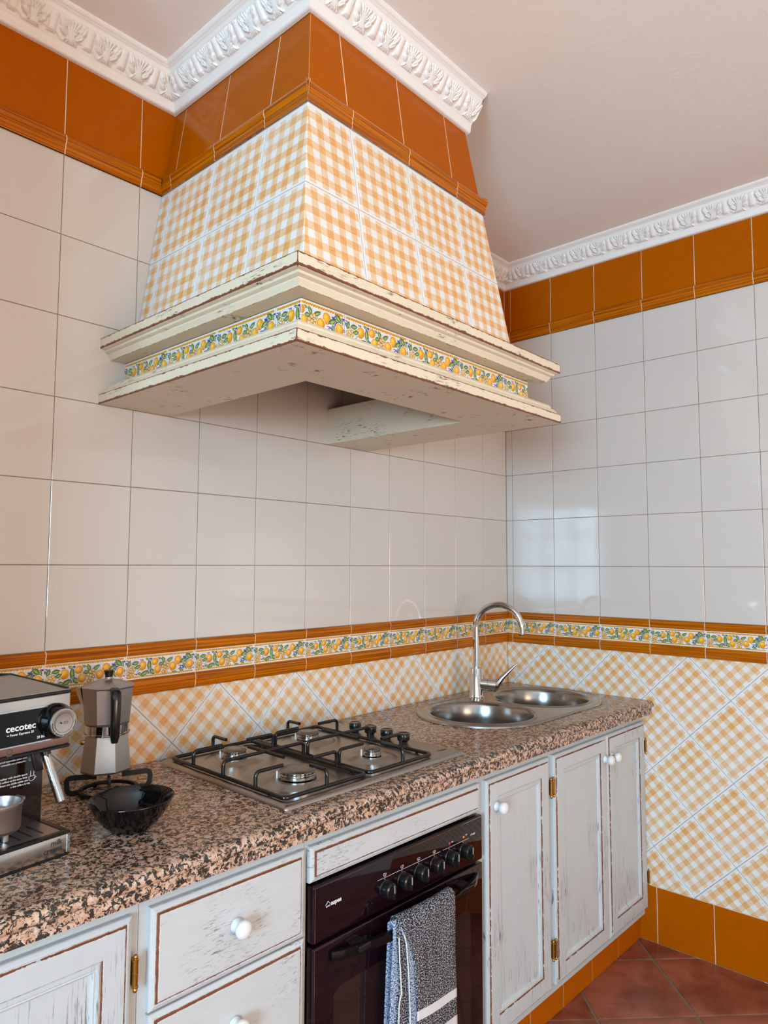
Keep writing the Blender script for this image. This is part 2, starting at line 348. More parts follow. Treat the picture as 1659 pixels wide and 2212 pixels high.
# ------------------------------------------------------------------ lemon tile painting (colour + emboss per vertex)
def paint_lemon(NU=200, NV=60):
    u = np.linspace(0, 1, NU+1)[None, :].repeat(NV+1, 0); v = np.linspace(0, 1, NV+1)[:, None].repeat(NU+1, 1)   # v=0 top
    X = u*20.0; Y = v*6.1; rs = np.random.RandomState(3)
    def vn(sx, sy, seed):
        r = np.random.RandomState(seed); nx, ny = int(20*sx)+3, int(6.1*sy)+3; g = r.rand(ny, nx); fx, fy = X*sx, Y*sy; ix, iy = fx.astype(int), fy.astype(int); a, b = fx-ix, fy-iy
        a = a*a*(3-2*a); b = b*b*(3-2*b)
        return (g[iy, ix]*(1-a)+g[iy, ix+1]*a)*(1-b)+(g[iy+1, ix]*(1-a)+g[iy+1, ix+1]*a)*b
    C = np.zeros((NV+1, NU+1, 3)); C[:] = (232, 226, 220); H = np.zeros_like(X)
    lav = vn(1.2, 4, 1); m = (v > .17) & (v < .84)
    C[m] = np.array((226, 222, 226))-(lav[m, None]*np.array((26, 24, 8)))
    bl = vn(0.9, 1.4, 5)*0.6+vn(3, 5, 6)*0.4; mb = m & ((bl > .70) | ((u > .82) & (bl > .55) & (v < .75)) | ((u > .3) & (u < .37) & (bl > .52)))
    C[mb] = np.array((52, 66, 132))+(vn(4, 6, 9)[mb, None]-.5)*60
    for vc in (.095, .915):                                   # rope borders
        ph = (X*1.55+(Y-vc*6.1)*1.4) % 1.0; d = np.abs(Y-vc*6.1); rp = (d < .24+.05*np.sin(ph*6.28)) & (u > .012) & (u < .985)
        C[rp] = (226, 160, 36); C[rp & (ph < .22)] = (160, 96, 20)
    def leaf(cx, cy, a, L, W, sh=1.0):
        L *= 1.22; W *= 1.5
        x, y = X-cx*20, Y-cy*6.1; ca, sa = math.cos(a), math.sin(a); p, q = x*ca+y*sa, -x*sa+y*ca; t = p/L; w_ = W*(1-np.abs(t)**1.7)
        ed = (np.abs(t) < 1.08) & (np.abs(q) < np.maximum(w_, 0)+.07); C[ed] = (228, 224, 214)
        i = (np.abs(t) < 1) & (np.abs(q) < w_); k = np.clip(1-np.abs(q)/np.maximum(w_, .01), 0, 1)
        col = np.array((44, 84, 40))+(k**1.3*(1-np.abs(t))*1.5).clip(0, 1)[..., None]*np.array((120, 105, 50))*sh
        col = np.where((q < 0)[..., None], col*0.86, col); vein = (np.abs(q) < .035); C[i] = col[i]; C[i & vein] = (168, 170, 110); H[i] = .35*k[i]
    def lemon(cx, cy, rx, ry, a=0.0, hue=0):
        x, y = X-cx*20, Y-cy*6.1; ca, sa = math.cos(a), math.sin(a); p, q = (x*ca+y*sa)/(rx*20), (-x*sa+y*ca)/(ry*6.1); r = np.sqrt(p*p+q*q)
        C[r < 1.09] = (236, 224, 200); i = r < 1; lit = np.clip(1-np.sqrt((p+.2)**2+(q+.25)**2), 0, 1)
        col = np.array((214, 136+hue, 24))+lit[..., None]*np.array((40, 66, 50)); col = np.where((r > .86)[..., None], np.array((204, 120, 34)), col); C[i] = col[i]; H[i] = np.sqrt(1-r[i]**2)
    def grapes(pts):
        for gx, gy in pts:
            x, y = X-gx*20, Y-gy*6.1; r = np.hypot(x, y)/.37; C[r < 1.2] = np.where(rs.rand() > .5, (60, 70, 110), (120, 96, 60))
            i = r < 1; k = np.clip(1-r, 0, 1)[..., None]; C[i] = (np.array((206, 158, 70))+k*np.array((42, 52, 60)))[i]; H[i] = .6*np.sqrt(1-r[i]**2)
    leaf(.20, .80, .3, .8, .26); leaf(.70, .88, .1, .8, .22); leaf(.31, .22, .4, .7, .22); leaf(.80, .82, .5, .8, .24); leaf(.965, .30, 1.2, .7, .24); leaf(.47, .22, .2, .6, .2)
    leaf(.045, .34, -1.15, .85, .32); leaf(.132, .33, -.15, .95, .36)
    lemon(.232, .46, .056, .20, .25); leaf(.165, .50, -.35, .8, .34)
    grapes([(.072, .46), (.105, .52), (.036, .58), (.062, .65), (.095, .68), (.028, .74), (.066, .80), (.118, .60), (.105, .80), (.040, .88)])
    leaf(.328, .47, 1.5, 1.25, .42); leaf(.262, .79, -.42, 1.2, .40); leaf(.372, .75, .75, .95, .42)
    lemon(.408, .34, .053, .155, -.5); lemon(.448, .68, .053, .185, .2)
    leaf(.532, .30, 1.1, .85, .34); leaf(.622, .33, -.5, 1.0, .36); leaf(.495, .46, -.2, .75, .32)
    grapes([(.55, .47), (.585, .42), (.52, .58), (.555, .62), (.60, .55), (.63, .52), (.545, .74), (.59, .68), (.575, .84), (.53, .82), (.62, .66)])
    lemon(.752, .38, .055, .20, -.15); lemon(.672, .62, .054, .19)
    leaf(.83, .42, -.45, 1.1, .40); leaf(.86, .66, 1.0, 1.0, .26); leaf(.915, .24, .75, 1.05, .42); lemon(.93, .60, .055, .20, .2, 4)
    C += (vn(6, 12, 21)-.5)[..., None]*12
    s = np.clip(C/255, 0, 1); lin = np.where(s <= .04045, s/12.92, ((s+.055)/1.055)**2.4)
    return u, v, lin, H
PL_ = paint_lemon(); LCACHE = {}
def lemon_tile(parent, F, u0, u1, v0, h, ph0=0.0, name='lemon_border_tile'):
    u0 += .0009; u1 -= .0009; L = u1-u0; key = (round(L, 4), round(h, 4), round(ph0, 3), tuple(round(x, 3) for x in (*F.u, *F.v)))
    if key not in LCACHE:
        _, _, lin, H = PL_; NV, NU = H.shape[0]-1, H.shape[1]-1; i0 = int(round(ph0*NU)); cnt = max(4, min(NU-i0, int(round(L/.198*NU)))); nu = cnt+1
        V = []; colr = []; 
        for j in range(NV+1):
            for i in range(nu):
                V.append(tuple(F.u*(L*i/cnt)+F.v*(h-.0012)*(1-j/NV)+F.n*(H[j, i0+i]*.0011))); colr.append(lin[j, i0+i])
        Fc = [[j*nu+i, j*nu+i+1, (j+1)*nu+i+1, (j+1)*nu+i] for j in range(NV) for i in range(cnt)]
        b = len(V); 
        for (uu, vv) in ((0, 0), (L, 0), (L, h-.0012), (0, h-.0012)): V.append(tuple(F.u*uu+F.v*vv)); V.append(tuple(F.u*uu+F.v*vv-F.n*.0016)); colr += [(.8, .75, .7)]*2
        for k in range(4): k2 = (k+1) % 4; Fc.append([b+2*k, b+2*k+1, b+2*k2+1, b+2*k2])
        me = mesh(name, (V, Fc), MT['lemon'], smooth=60); a = me.color_attributes.new('paint', 'FLOAT_COLOR', 'POINT')
        a.data.foreach_set('color', np.c_[np.array(colr), np.ones(len(colr))].ravel()); LCACHE[key] = me
    return link(name, LCACHE[key], parent, F.at(u0, v0+.0006, 0))

# ------------------------------------------------------------------ room shell
Z0, ZT, XL, YF = 0.0, 2.72, -5.4, -4.4
FB = Frame((0, 0, 0), (1, 0, 0), (0, 0, 1)); FR = Frame((0, 0, 0), (0, -1, 0), (0, 0, 1))
def quad_grid(F, us, vs, mats, matf, d, hole=None):
    V = []; Fc = []; fm = []
    for i in range(len(us)-1):
        for j in range(len(vs)-1):
            if hole and hole((us[i]+us[i+1])/2, (vs[j]+vs[j+1])/2): continue
            k = len(V); V += [tuple(F.at(us[i], vs[j], d)), tuple(F.at(us[i+1], vs[j], d)), tuple(F.at(us[i+1], vs[j+1], d)), tuple(F.at(us[i], vs[j+1], d))]; Fc.append([k, k+1, k+2, k+3]); fm.append(matf((us[i]+us[i+1])/2, (vs[j]+vs[j+1])/2))
    return (V, Fc), fm
def wallmat(u, z): return 2 if z > 2.43 else (1 if z > 2.38 else (0 if z > 1.18 else (1 if z > 1.051 else 3)))
GW = [MT['grout_b'], MT['grout_w'], MT['grout_w'], MT['grout_g'], MT['wallp']]
def wall_obj(name, F, us, vs, matf, d=-0.0016, hole=None, back=None):
    g, fm = quad_grid(F, us, vs, GW, matf, d, hole)
    V, Fc = g; b = len(V); V += [tuple(F.at(us[0], vs[0], -0.12)), tuple(F.at(us[-1], vs[0], -0.12)), tuple(F.at(us[-1], vs[-1], -0.12)), tuple(F.at(us[0], vs[-1], -0.12))]
    if not hole: Fc.append([b, b+1, b+2, b+3]); fm.append(4)
    me = bpy.data.meshes.new(name); me.from_pydata(V, [], Fc); [me.materials.append(m) for m in GW]; me.polygons.foreach_set('material_index', fm); me.update()
    o = link(name, me); tag(o, kind='structure'); return o
wb = wall_obj('wall_back', FB, [XL, -2.783, 0.0016], [-.05, 1.051, 1.18, 2.38, 2.43, ZT+.02], lambda u, z: 4 if u < -2.783 else wallmat(u, z))
wr = wall_obj('wall_right', FR, [-0.0016, 2.2, 4.4], [-.05, .2, 1.051, 1.18, 2.38, 2.43, ZT+.02], lambda u, z: 4 if u > 2.2 else (1 if z < .2 else wallmat(u, z)))
FLW = Frame((XL, 0, 0), (0, 1, 0), (0, 0, 1)); FFW = Frame((0, YF, 0), (-1, 0, 0), (0, 0, 1))
wl = wall_obj('wall_left', FLW, [YF, -3.25, -2.05, 0], [-.05, .92, 2.18, ZT+.02], lambda u, z: 4, 0, hole=lambda u, z: -3.25 < u < -2.05 and .92 < z < 2.18)
wf = wall_obj('wall_front', FFW, [0, 1.55, 3.15, 5.4], [-.05, .25, 2.25, ZT+.02], lambda u, z: 4, 0, hole=lambda u, z: 1.55 < u < 3.15 and .25 < z < 2.25)
tag(link('added_shade_pier', mesh('added_shade_pier', G_box(-2.95, -2.80, -.72, -.0017, 0, ZT), MT['wallp'])), kind='structure')  # unseen pier, added to keep window light off the left tiles
tag(link('ceiling', mesh('ceiling', G_box(XL, 0, YF, 0, ZT, ZT+.1), MT['ceil'])), kind='structure')
fl = tag(link('floor', mesh('floor', G_box(XL, 0, YF, 0, -.1, -.003), MT['grout_f'])), kind='structure')
diag_tiles(fl, Frame((0, 0, 0), (1, 0, 0), (0, 1, 0)), (-.1196, -.6601), .2223, (XL, 0, YF, -.50), MT['terra'], name='floor_tile', uv=False, gap=.0042, th=.003, bev=.0016)

def window(name, F, u0, u1, v0, v1, nx, ny):
    t = bpy.data.objects.new(name, None); COL.objects.link(t); tag(t, kind='structure')
    f = .05; gs = [G_map(G_box(a, b, c, d, -.08, .01, .003), lambda p: F.at(p.x, p.y, p.z)) for a, b, c, d in ((u0, u0+f, v0, v1), (u1-f, u1, v0, v1), (u0, u1, v0, v0+f), (u0, u1, v1-f, v1))]
    part(t, 'window_frame', G_join(*gs), MT['winf'])
    for i in range(1, nx):
        x = u0+(u1-u0)*i/nx; part(t, 'mullion', G_map(G_box(x-.022, x+.022, v0+f, v1-f, -.06, -.01, .002), lambda p: F.at(p.x, p.y, p.z)), MT['winf'])
    for j in range(1, ny):
        y = v0+(v1-v0)*j/ny; part(t, 'glazing_bar', G_map(G_box(u0+f, u1-f, y-.015, y+.015, -.055, -.015, .002), lambda p: F.at(p.x, p.y, p.z)), MT['winf'])
window('window_1', FLW, -3.25, -2.05, .92, 2.18, 3, 3)
window('fill_window', FFW, 1.55, 3.15, .25, 2.25, 3, 4)  # unseen opening behind the camera, added to let the warm fill in

# wall tiles ------------------------------------------------------
UB = [-(0.1824+.2*n) for n in range(13, -1, -1)]+[0.0]             # back wall joints (x)
UR = [0, .0316]+[.0316+.2*n for n in range(1, 12)]                # right wall joints (distance from the corner)
VW = [1.18+.2*k for k in range(7)]
def behind_hood(u, v): return -1.50 < u < -1.18 and v > 2.15
grid_tiles(wb, FB, UB, VW, MT['white'], 'wall_tile', skip=behind_hood)
grid_tiles(wr, FR, UR, VW, MT['white'], 'wall_tile')
grid_tiles(wb, FB, UB, [2.43, 2.632], MT['orange'], 'orange_tile', gap=.0013, skip=lambda u, v: -1.68 < u < -1.10)
grid_tiles(wr, FR, UR, [2.43, 2.632], MT['orange'], 'orange_tile', gap=.0013)
for P_, F_, US in ((wb, FB, UB), (wr, FR, UR)):
    for i in range(len(US)-1):
        a, b = US[i], US[i+1]; last = (F_ is FB and i == len(US)-2); first = (F_ is FR and i == 0); m0 = 1 if first else 0; m1 = -1 if last else 0
        if b-a > .02 or first:
            lemon_tile(P_, F_, a, b, 1.0895, .0615, ph0=(.84 if first else 0))
        moulding(P_, F_, a, b, 1.1505, .0295, LPROF, m0, m1); moulding(P_, F_, a, b, 1.051, .0388, LPROF, m0, m1)
        if F_ is FB:
            if a < -1.72 < b: moulding(P_, F_, a, -1.7145, 2.38, .05, MPROF, 0, -1); continue
            if a > -1.72 and b < -1.06: continue
            if a < -1.06 < b: moulding(P_, F_, -1.054, b, 2.38, .05, MPROF, 1, 0); continue
        moulding(P_, F_, a, b, 2.38, .05, MPROF, m0, m1)
    L0, L1 = US[0], US[-1]; k0 = 1 if F_ is FR else 0; k1 = -1 if F_ is FB else 0
    for v0, h, pr in ((1.1505, .0295, LPROF), (1.051, .0388, LPROF)):
        moulding(P_, F_, L0, L1, v0, h, pr, k0, k1, 'grout_bead', mat=MT['grout_w'], off=.0005)
moulding(wr, FR, 0, UR[-1], 2.38, .05, MPROF, 1, 0, 'grout_bead', mat=MT['grout_w'], off=.0005)
moulding(wb, FB, UB[0], -1.716, 2.38, .05, MPROF, 0, -1, 'grout_bead', mat=MT['grout_w'], off=.0005)
diag_tiles(wb, FB, (-1.0775, .911), .14172, (UB[0], 0, .86, 1.051), MT['gingham'], 'gingham_tile')
diag_tiles(wr, FR, (.3415, .911), .1418, (0, UR[-1], .2, 1.051), MT['gingham'], 'gingham_tile')
br = tag(link('baseboard_right', mesh('baseboard_right', G_box(-.0010, .02, -2.23, 0, 0, .2), MT['grout_w'])), kind='structure')
grid_tiles(br, Frame((-.0022, 0, 0), (0, -1, 0), (0, 0, 1)), UR, [-.0015, .2], MT['orange'], 'orange_tile', gap=.0012)

# cornice -----------------------------------------------------------
CP = [(0, 2.6250), (.0075, 2.6258), (.0115, 2.6285), (.0125, 2.634), (.0130, 2.640), (.0155, 2.6475), (.0180, 2.6505), (.0510, 2.6965), (.0525, 2.6975), (.0535, 2.7010), (.0560, 2.7050), (.0605, 2.7070), (.0615, 2.7090), (.0655, 2.7105), (.0690, 2.7145), (.0705, 2.7170), (.0705, 2.72)]
def cprofile(step=.0017):
    P = []; 
    for i in range(len(CP)-1):
        a, b = Vector(CP[i]), Vector(CP[i+1]); n = max(1, int((b-a).length/step))
        for k in range(n): t = k/n; P.append((tuple(a.lerp(b, t)), (i+t)))
    P.append((CP[-1], len(CP)-1)); return P
def leaf_h(s, q):                # s along (metres), q 0..1 across the leaf band
    u = (s/.088) % 1.0; h = 0.0
    edge = .10+.10*math.cos(2*PI*(u-.80))+.03*math.cos(6*PI*u); pl = min(1, max(0, (q-edge)/.06)); h += .0028*pl
    x = (u-.38)*.088; t = q
    if abs(x) < .037 and q > .03:
        spread = .0030+.021*abs(t-.36)**1.35
        for k in (-1.75, -1.0, -.33, .33, 1.0, 1.75):          # ribs pinched near the foot, flaring to tip and toe
            r = .0018+.0026*abs(t-.36); dd = abs(x-k*spread*(1+.10*abs(k)))
            if dd < r: h = max(h, .0030+.0052*math.sqrt(1-(dd/r)**2)*min(1, t*7))
        for sg in (-1, 1):                                     # curled side lobes
            for ex_, ey_, rx_, ry_, rt_ in ((.0245, .70, .0085, .0155, .35), (.0190, .40, .0065, .0120, .75)):
                a = x*sg-ex_; b = (q-ey_)*.057; ca, sa = math.cos(rt_), math.sin(rt_); p, w2 = (a*ca-b*sa)/rx_, (a*sa+b*ca)/ry_; rr = p*p+w2*w2
                if rr < 1: h = max(h, .0030+.0075*math.sqrt(1-rr)*(1-.35*(abs(p+.15) < .16)))
    d = min(abs(u-.86), abs(u+.14)); 
    if d < .11 and q > .12: h = max(h, .0030+.0052*math.sqrt(max(0, 1-(d/.11)**2))*min(1, (q-.12)*8))
    if q > .93: h *= max(0, (1-q)/.07)
    return h
def cornice(name, F, a, b, ma, mb, step=.0021):
    P = cprofile(); n = len(P); L = b-a; N = int(L/step); V = []
    nr = []
    for k in range(n):
        p0, p1 = Vector(P[max(0, k-1)][0]), Vector(P[min(n-1, k+1)][0]); t = (p1-p0).normalized(); nr.append((t.y, -t.x))
    for i in range(N+1):
        t = i/N
        for k in range(n):
            (d, z), idx = P[k]; s = (a+ma*d)+((b+mb*d)-(a+ma*d))*t; h = 0
            if 6 <= idx <= 7: h = leaf_h(s, idx-6)
            V.append(tuple(F.at(s, z-nr[k][1]*0+(-h*abs(nr[k][1])), d+h*abs(nr[k][0]))))
    Fc = [[i*n+k, i*n+k+1, (i+1)*n+k+1, (i+1)*n+k] for i in range(N) for k in range(n-1)]
    if name == 'trim_3': Fc.append([N*n+k for k in range(n)])
    me = mesh(name, (V, Fc), MT['cornice'], smooth=50); return tag(link(name, me), kind='structure')
HS = -1.6835; HF = .5575
FHS = Frame((HS, 0, 0), (0, -1, 0), (0, 0, 1)); FHF = Frame((0, -HF, 0), (1, 0, 0), (0, 0, 1))
cornice('trim_1', FB, -2.75, HS, 0, -1); cornice('trim_2', FHS, 0, HF, 1, 1); cornice('trim_3', FHF, HS, -1.075, -1, 0)
cornice('trim_4', FB, -1.075, 0, 0, -1, .0035); cornice('trim_5', FR, 0, 2.25, 1, 0, .0026)
tag(link('trim_6', mesh('trim_6', G_box(-.0705, 0, YF, -2.25, 2.63, ZT, .01), MT['cornice'])), kind='structure')
tag(link('trim_7', mesh('trim_7', G_box(XL, -2.75, -.0705, 0, 2.63, ZT, .01), MT['cornice'])), kind='structure')

# ------------------------------------------------------------------ range hood
hood = thing('range_hood', 'tiled kitchen hood with orange gingham chimney, cream distressed wooden crown and lemon tile band', 'range hood', (-1.39, 0, 1.78)); hood['bx'] = (0, 0, 0)
zr = lambda z: z-1.38
sL = lambda z: -1.8676+.149*zr(z); sR = lambda z: -.921-.131*zr(z); sF = lambda z: -.7425+.148*zr(z)
def chim(z, o): return [(sL(z)+o, 0), (sL(z)+o, sF(z)+o), (sR(z)-o, sF(z)+o), (sR(z)-o, 0)]
for nm, za, zb, mt in (('chimney_shell', 1.90, 2.432, 'grout_t'), ('chimney_neck', 2.432, 2.72, 'grout_w')):
    V = []
    for o in (.0013, .03):
        for z in (za, zb): V += [(x, y, z) for x, y in chim(z, o)]
    Fc = []
    for k in range(3): Fc += [[k, k+1, 4+k+1, 4+k], [8+k, 8+k+1, 12+k+1, 12+k]]
    Fc += [[0, 1, 9, 8], [1, 2, 10, 9], [2, 3, 11, 10]]
    part(hood, nm, (V, Fc), MT[mt])
kf = math.hypot(1, .148); ks = math.hypot(1, .149); kr = math.hypot(1, .131)
zB = 1.38
HFr = Frame((0, -.7425, zB), (1, 0, 0), (0, .148, 1)); HSd = Frame((-1.8676, 0, zB), (0, -1, 0), (.149, 0, 1)); HRt = Frame((-.921, 0, zB), (0, 1, 0), (-.131, 0, 1))
rows = [.545, .797, 1.0]; orow = [1.05, 1.2475]
for F_, kk, us, cuts in (
    (HFr, kf, [-1.79, -1.59, -1.388, -1.187, -.985], [(-1, .149/kf, 1.8676), (1, .131/kf, -.921)]),
    (HSd, ks, [-.148, .053, .2535, .4525, .655], [(1, .148/ks, .7425), (-1, 0, 0)]),
    (HRt, kr, [-.66, -.46, -.26, -.06, .14], [(-1, .148/kr, .7425), (1, 0, 0)])):
    usx = us; vs = [r*kk for r in rows]; uvr = [rows[1]*kk-.2, rows[1]*kk]
    def uvo(i, j, us=usx, uvr=uvr): return (us[i], uvr[j])
    hood['bx'] = (0, 0, 0)
    def addt(name, vs_, mat, uv):
        for i in range(len(us)-1):
            for j in range(len(vs_)-1):
                p = [(us[i], vs_[j]), (us[i+1], vs_[j]), (us[i+1], vs_[j+1]), (us[i], vs_[j+1])]
                for c in cuts: p = clip(p, *c)
                if len(clean(p)) < 3: continue
                uvf = (lambda x, y, i=i, j=j: ((x-us[i])/.2, (y-uvr[j])/.2)) if uv else None
                tile(hood, name, F_, p, mat, uvf=uvf, gap=.0011 if uv else .0016)
    addt('gingham_tile', vs, MT['gingham'], True); addt('orange_tile', [r*kk for r in orow], MT['orange'], False)
# moulding pieces round the chimney
zm = 1.0; hm = .05
xl0, xr0, yf0 = sL(2.38), sR(2.38), sF(2.38)
for a, b, m0, m1 in ((xl0, -1.5865, -1, 0), (-1.5865, -1.3845, 0, 0), (-1.3845, -1.182, 0, 0), (-1.182, xr0, 0, 1)): moulding(hood, HFr, a, b, zm*kf, hm*kf, MPROF, m0, m1)
for a, b, m0, m1 in ((0, .052, 1, 0), (.052, .2525, 0, 0), (.2525, .45, 0, 0), (.45, -yf0, 0, 1)): moulding(hood, HSd, a, b, zm*ks, hm*ks, MPROF, m0, m1)
for a, b, m0, m1 in ((yf0, -.4, -1, 0), (-.4, -.2, 0, 0), (-.2, 0, 0, -1)): moulding(hood, HRt, a, b, zm*kr, hm*kr, MPROF, m0, m1)
moulding(hood, HFr, xl0, xr0, zm*kf, hm*kf, MPROF, -1, 1, 'grout_bead', mat=MT['grout_w'], off=.0005); moulding(hood, HSd, 0, -yf0, zm*ks, hm*ks, MPROF, 1, 1, 'grout_bead', mat=MT['grout_w'], off=.0005)
hood_base = Vector((-1.39, 0, 1.78))
# shift: the children built with world vertices sit under an Empty at the hood's foot
for c in list(hood.children): c.location = Vector(c.location)-hood_base
hood['bx'] = tuple(hood_base)
LX0, LX1, LY_ = -1.8755, -.9035, .750
def usweep(name, prof, ys, mat, closed=False, sub=26):
    """profile points (d outset from the ledge box, z, wear) carried round three sides with mitred corners"""
    V = []; W = []; n = len(prof)
    def pathpts(d):
        x0, x1, y = LX0-d, LX1+d, -(LY_+d); e = .0035; P = []
        for t in np.linspace(0, 1, ys): P.append((x0, (y+e)*t, 0))
        P.append((x0, y, 1))
        for t in np.linspace(0, 1, ys): P.append((x0+e+(x1-x0-2*e)*t, y, 0))
        P.append((x1, y, 1))
        for t in np.linspace(0, 1, ys): P.append((x1, (y+e)*(1-t), 0))
        return P
    PP = [pathpts(d) for d, z, w_ in prof]; m = len(PP[0])
    for i in range(m):
        for k in range(n): x, y, cw = PP[k][i]; V.append((x, y, prof[k][1])); W.append(max(prof[k][2], cw*(.9 if prof[k][2] >= 0 and abs(prof[k][0]) < .004 else 0)))
    Fc = [[i*n+k, i*n+(k+1) % n, (i+1)*n+(k+1) % n, (i+1)*n+k] for i in range(m-1) for k in range(n if closed else n-1)]
    if closed: Fc += [list(range(n)), [(m-1)*n+k for k in range(n)]]
    me = mesh(name, (V, Fc), mat, smooth=30, base=hood_base); wear_attr(me, W); return link(name, me, hood)
cr = [(-.069, 1.897, 0), (-.066, 1.8955, 0), (-.028, 1.8955, 0), (-.0275, 1.8958, .8), (-.027, 1.8975, 0), (-.024, 1.9015, 0), (-.0205, 1.9075, 0), (-.0205, 1.9105, 0), (-.0150, 1.9125, .3), (-.0125, 1.914, 0), (-.0115, 1.9185, 0), (-.0065, 1.9195, .25), (-.003, 1.9205, 0), (-.001, 1.9215, .95), (0, 1.9225, .95), (.0003, 1.9258, .50), (.0003, 1.9290, .22), (.0003, 1.9320, 0), (.0003, 1.9390, 0), (.0003, 1.9415, .20), (.0002, 1.9445, .50), (-.0006, 1.9468, .95), (-.0030, 1.9475, .8), (-.010, 1.9478, 0), (-.105, 1.9478, 0), (-.105, 1.897, 0)]
usweep('crown_moulding', cr, 14, MT['cream'], True)
lg = [(-.195, 1.7800, 0), (-.004, 1.7800, .2), (-.0012, 1.7802, .95), (0, 1.7815, .95), (.0002, 1.7838, .50), (.0002, 1.7865, .22), (.0002, 1.7895, 0), (.0002, 1.7970, 0), (.0002, 1.7995, .20), (.0001, 1.8024, .50), (-.0010, 1.8046, .95), (-.0040, 1.8058, .9), (-.0062, 1.8070, .4), (-.0075, 1.8090, 0), (-.0105, 1.8135, 0), (-.0150, 1.8190, 0), (-.0195, 1.8205, .25), (-.0200, 1.8255, 0), (-.0240, 1.8310, 0), (-.0262, 1.8325, 0), (-.069, 1.8330, 0), (-.069, 1.8980, 0), (-.185, 1.8980, 0), (-.195, 1.8960, .15)]
usweep('ledge_board', lg, 14, MT['cream'], True)
FLs = Frame((-1.8090, 0, 0), (0, -1, 0), (0, 0, 1)); FLf = Frame((0, -.6845, 0), (1, 0, 0), (0, 0, 1)); FLr = Frame((-.9700, 0, 0), (0, 1, 0), (0, 0, 1))
cl = []
for a, b, p0 in ((0.0, .206, 0), (.206, .407, 0), (.407, .608, 0), (.608, .6845, 0)): cl.append(lemon_tile(hood, FLs, a, b, 1.8325, .0622, p0))
for a, b, p0 in ((-1.8090, -1.6916, .42), (-1.6916, -1.4918, 0), (-1.4918, -1.2937, 0), (-1.2937, -1.0945, 0), (-1.0945, -.9700, 0)): cl.append(lemon_tile(hood, FLf, a, b, 1.8325, .0622, p0))
for a, b in ((-.6845, -.4845), (-.4845, -.2845), (-.2845, -.0845), (-.0845, 0)): cl.append(lemon_tile(hood, FLr, a, b, 1.8325, .0622, 0))
for c in cl: c.location = Vector(c.location)-hood_base
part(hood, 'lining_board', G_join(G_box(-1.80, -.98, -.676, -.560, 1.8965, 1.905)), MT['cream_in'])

# ------------------------------------------------------------------ ring panels (doors, drawers)
def ring_panel(parent, name, x0, x1, z0, z1, rings, mats, top, back=None, fmt=None):
    """rings: (inset, y, wear, material); nested rectangles ending in a flat centre"""
    V = []; W = []; Fc = []; fm = []; NS = 5
    for (ins, y, w_, mi) in rings:
        a, b, c, d = x0+ins, x1-ins, z0+ins, z1-ins; P = []
        cs = [(a, c), (b, c), (b, d), (a, d)]
        for k in range(4):
            p, q = cs[k], cs[(k+1) % 4]
            for s in range(NS): t = s/NS; P.append((p[0]+(q[0]-p[0])*t, y, p[1]+(q[1]-p[1])*t))
        V += P; W += [w_]*len(P)
    n = 4*NS
    for r in range(len(rings)-1):
        for k in range(n): Fc.append([r*n+k, r*n+(k+1) % n, (r+1)*n+(k+1) % n, (r+1)*n+k]); fm.append(rings[r+1][3])
    Fc.append([(len(rings)-1)*n+k for k in range(n)]); fm.append(rings[-1][3]); Fc.append([k for k in range(n)][::-1]); fm.append(0)
    b_ = top['bx']; me = bpy.data.meshes.new(name); me.from_pydata([(v[0]-b_[0], v[1]-b_[1], v[2]-b_[2]) for v in V], [], Fc)
    for m in mats: me.materials.append(m)
    me.polygons.foreach_set('material_index', fm); me.update(); bm = bmesh.new(); bm.from_mesh(me); bmesh.ops.recalc_face_normals(bm, faces=bm.faces); bm.to_mesh(me); bm.free()
    wear_attr(me, W); return link(name, me, parent)
YD = -.604; YF0 = -.5865
EDGE = [(0.0, YF0, 0, 0), (0.0, -.5965, 0, 0), (.0012, -.5985, .2, 0), (.0050, -.6005, 0, 0), (.0085, -.6018, 0, 0), (.0102, -.6005, .45, 0), (.0118, -.6010, 1, 0), (.0135, -.6035, .75, 0), (.0150, YD, 0, 0)]
def door_panel(parent, x0, x1, z0, z1, top):
    r = [(a, b, c*.80, d) for a, b, c, d in EDGE]+[(.0495, YD, 0, 0), (.0510, -.6036, .62, 0), (.0520, -.6005, .85, 0), (.0535, -.6003, 0, 0), (.0560, -.6022, 0, 0), (.0600, -.6020, 0, 0), (.0618, -.6000, 0, 0), (.0640, -.6008, 0, 0), (.0665, -.5985, 0, 0), (.0680, -.5955, .35, 0), (.0700, -.5952, 0, 0)]
    return ring_panel(parent, 'door', x0, x1, z0, z1, r, [MT['paint_v']], top)
def knob(parent, x, z, top, y=YD, base=None):
    g = G_lathe([(.0115, 0), (.0130, .0015), (.0130, .004), (.0100, .007), (.0078, .0105), (.0085, .0135), (.0120, .0165), (.0158, .0205), (.0168, .0250), (.0158, .0295), (.0125, .0330), (.0070, .0350), (.001, .0356)], 24, '-y', (x, y, z))
    o = part(parent, 'knob', g, MT['knobw'], smooth=60, top=top); return o
def hinge(parent, x, z, top):
    y = -.603; g = G_lathe([(.001, 0), (.0035, .002), (.0042, .005), (.003, .0075), (.0055, .0085), (.0055, .0110), (.0045, .012), (.0045, .030), (.0050, .0305), (.0050, .0315), (.0045, .032), (.0045, .050), (.0055, .0510), (.0055, .0535), (.003, .0545), (.0042, .057), (.0035, .060), (.001, .062)], 12, 'z', (x, y, z-.031))
    o = part(parent, 'hinge', G_join(g, G_box(x-.0035, x+.0035, -.599, YF0+.001, z-.020, z+.020)), MT['brass'], smooth=40, top=top)
ZB, ZTP = .092, .828
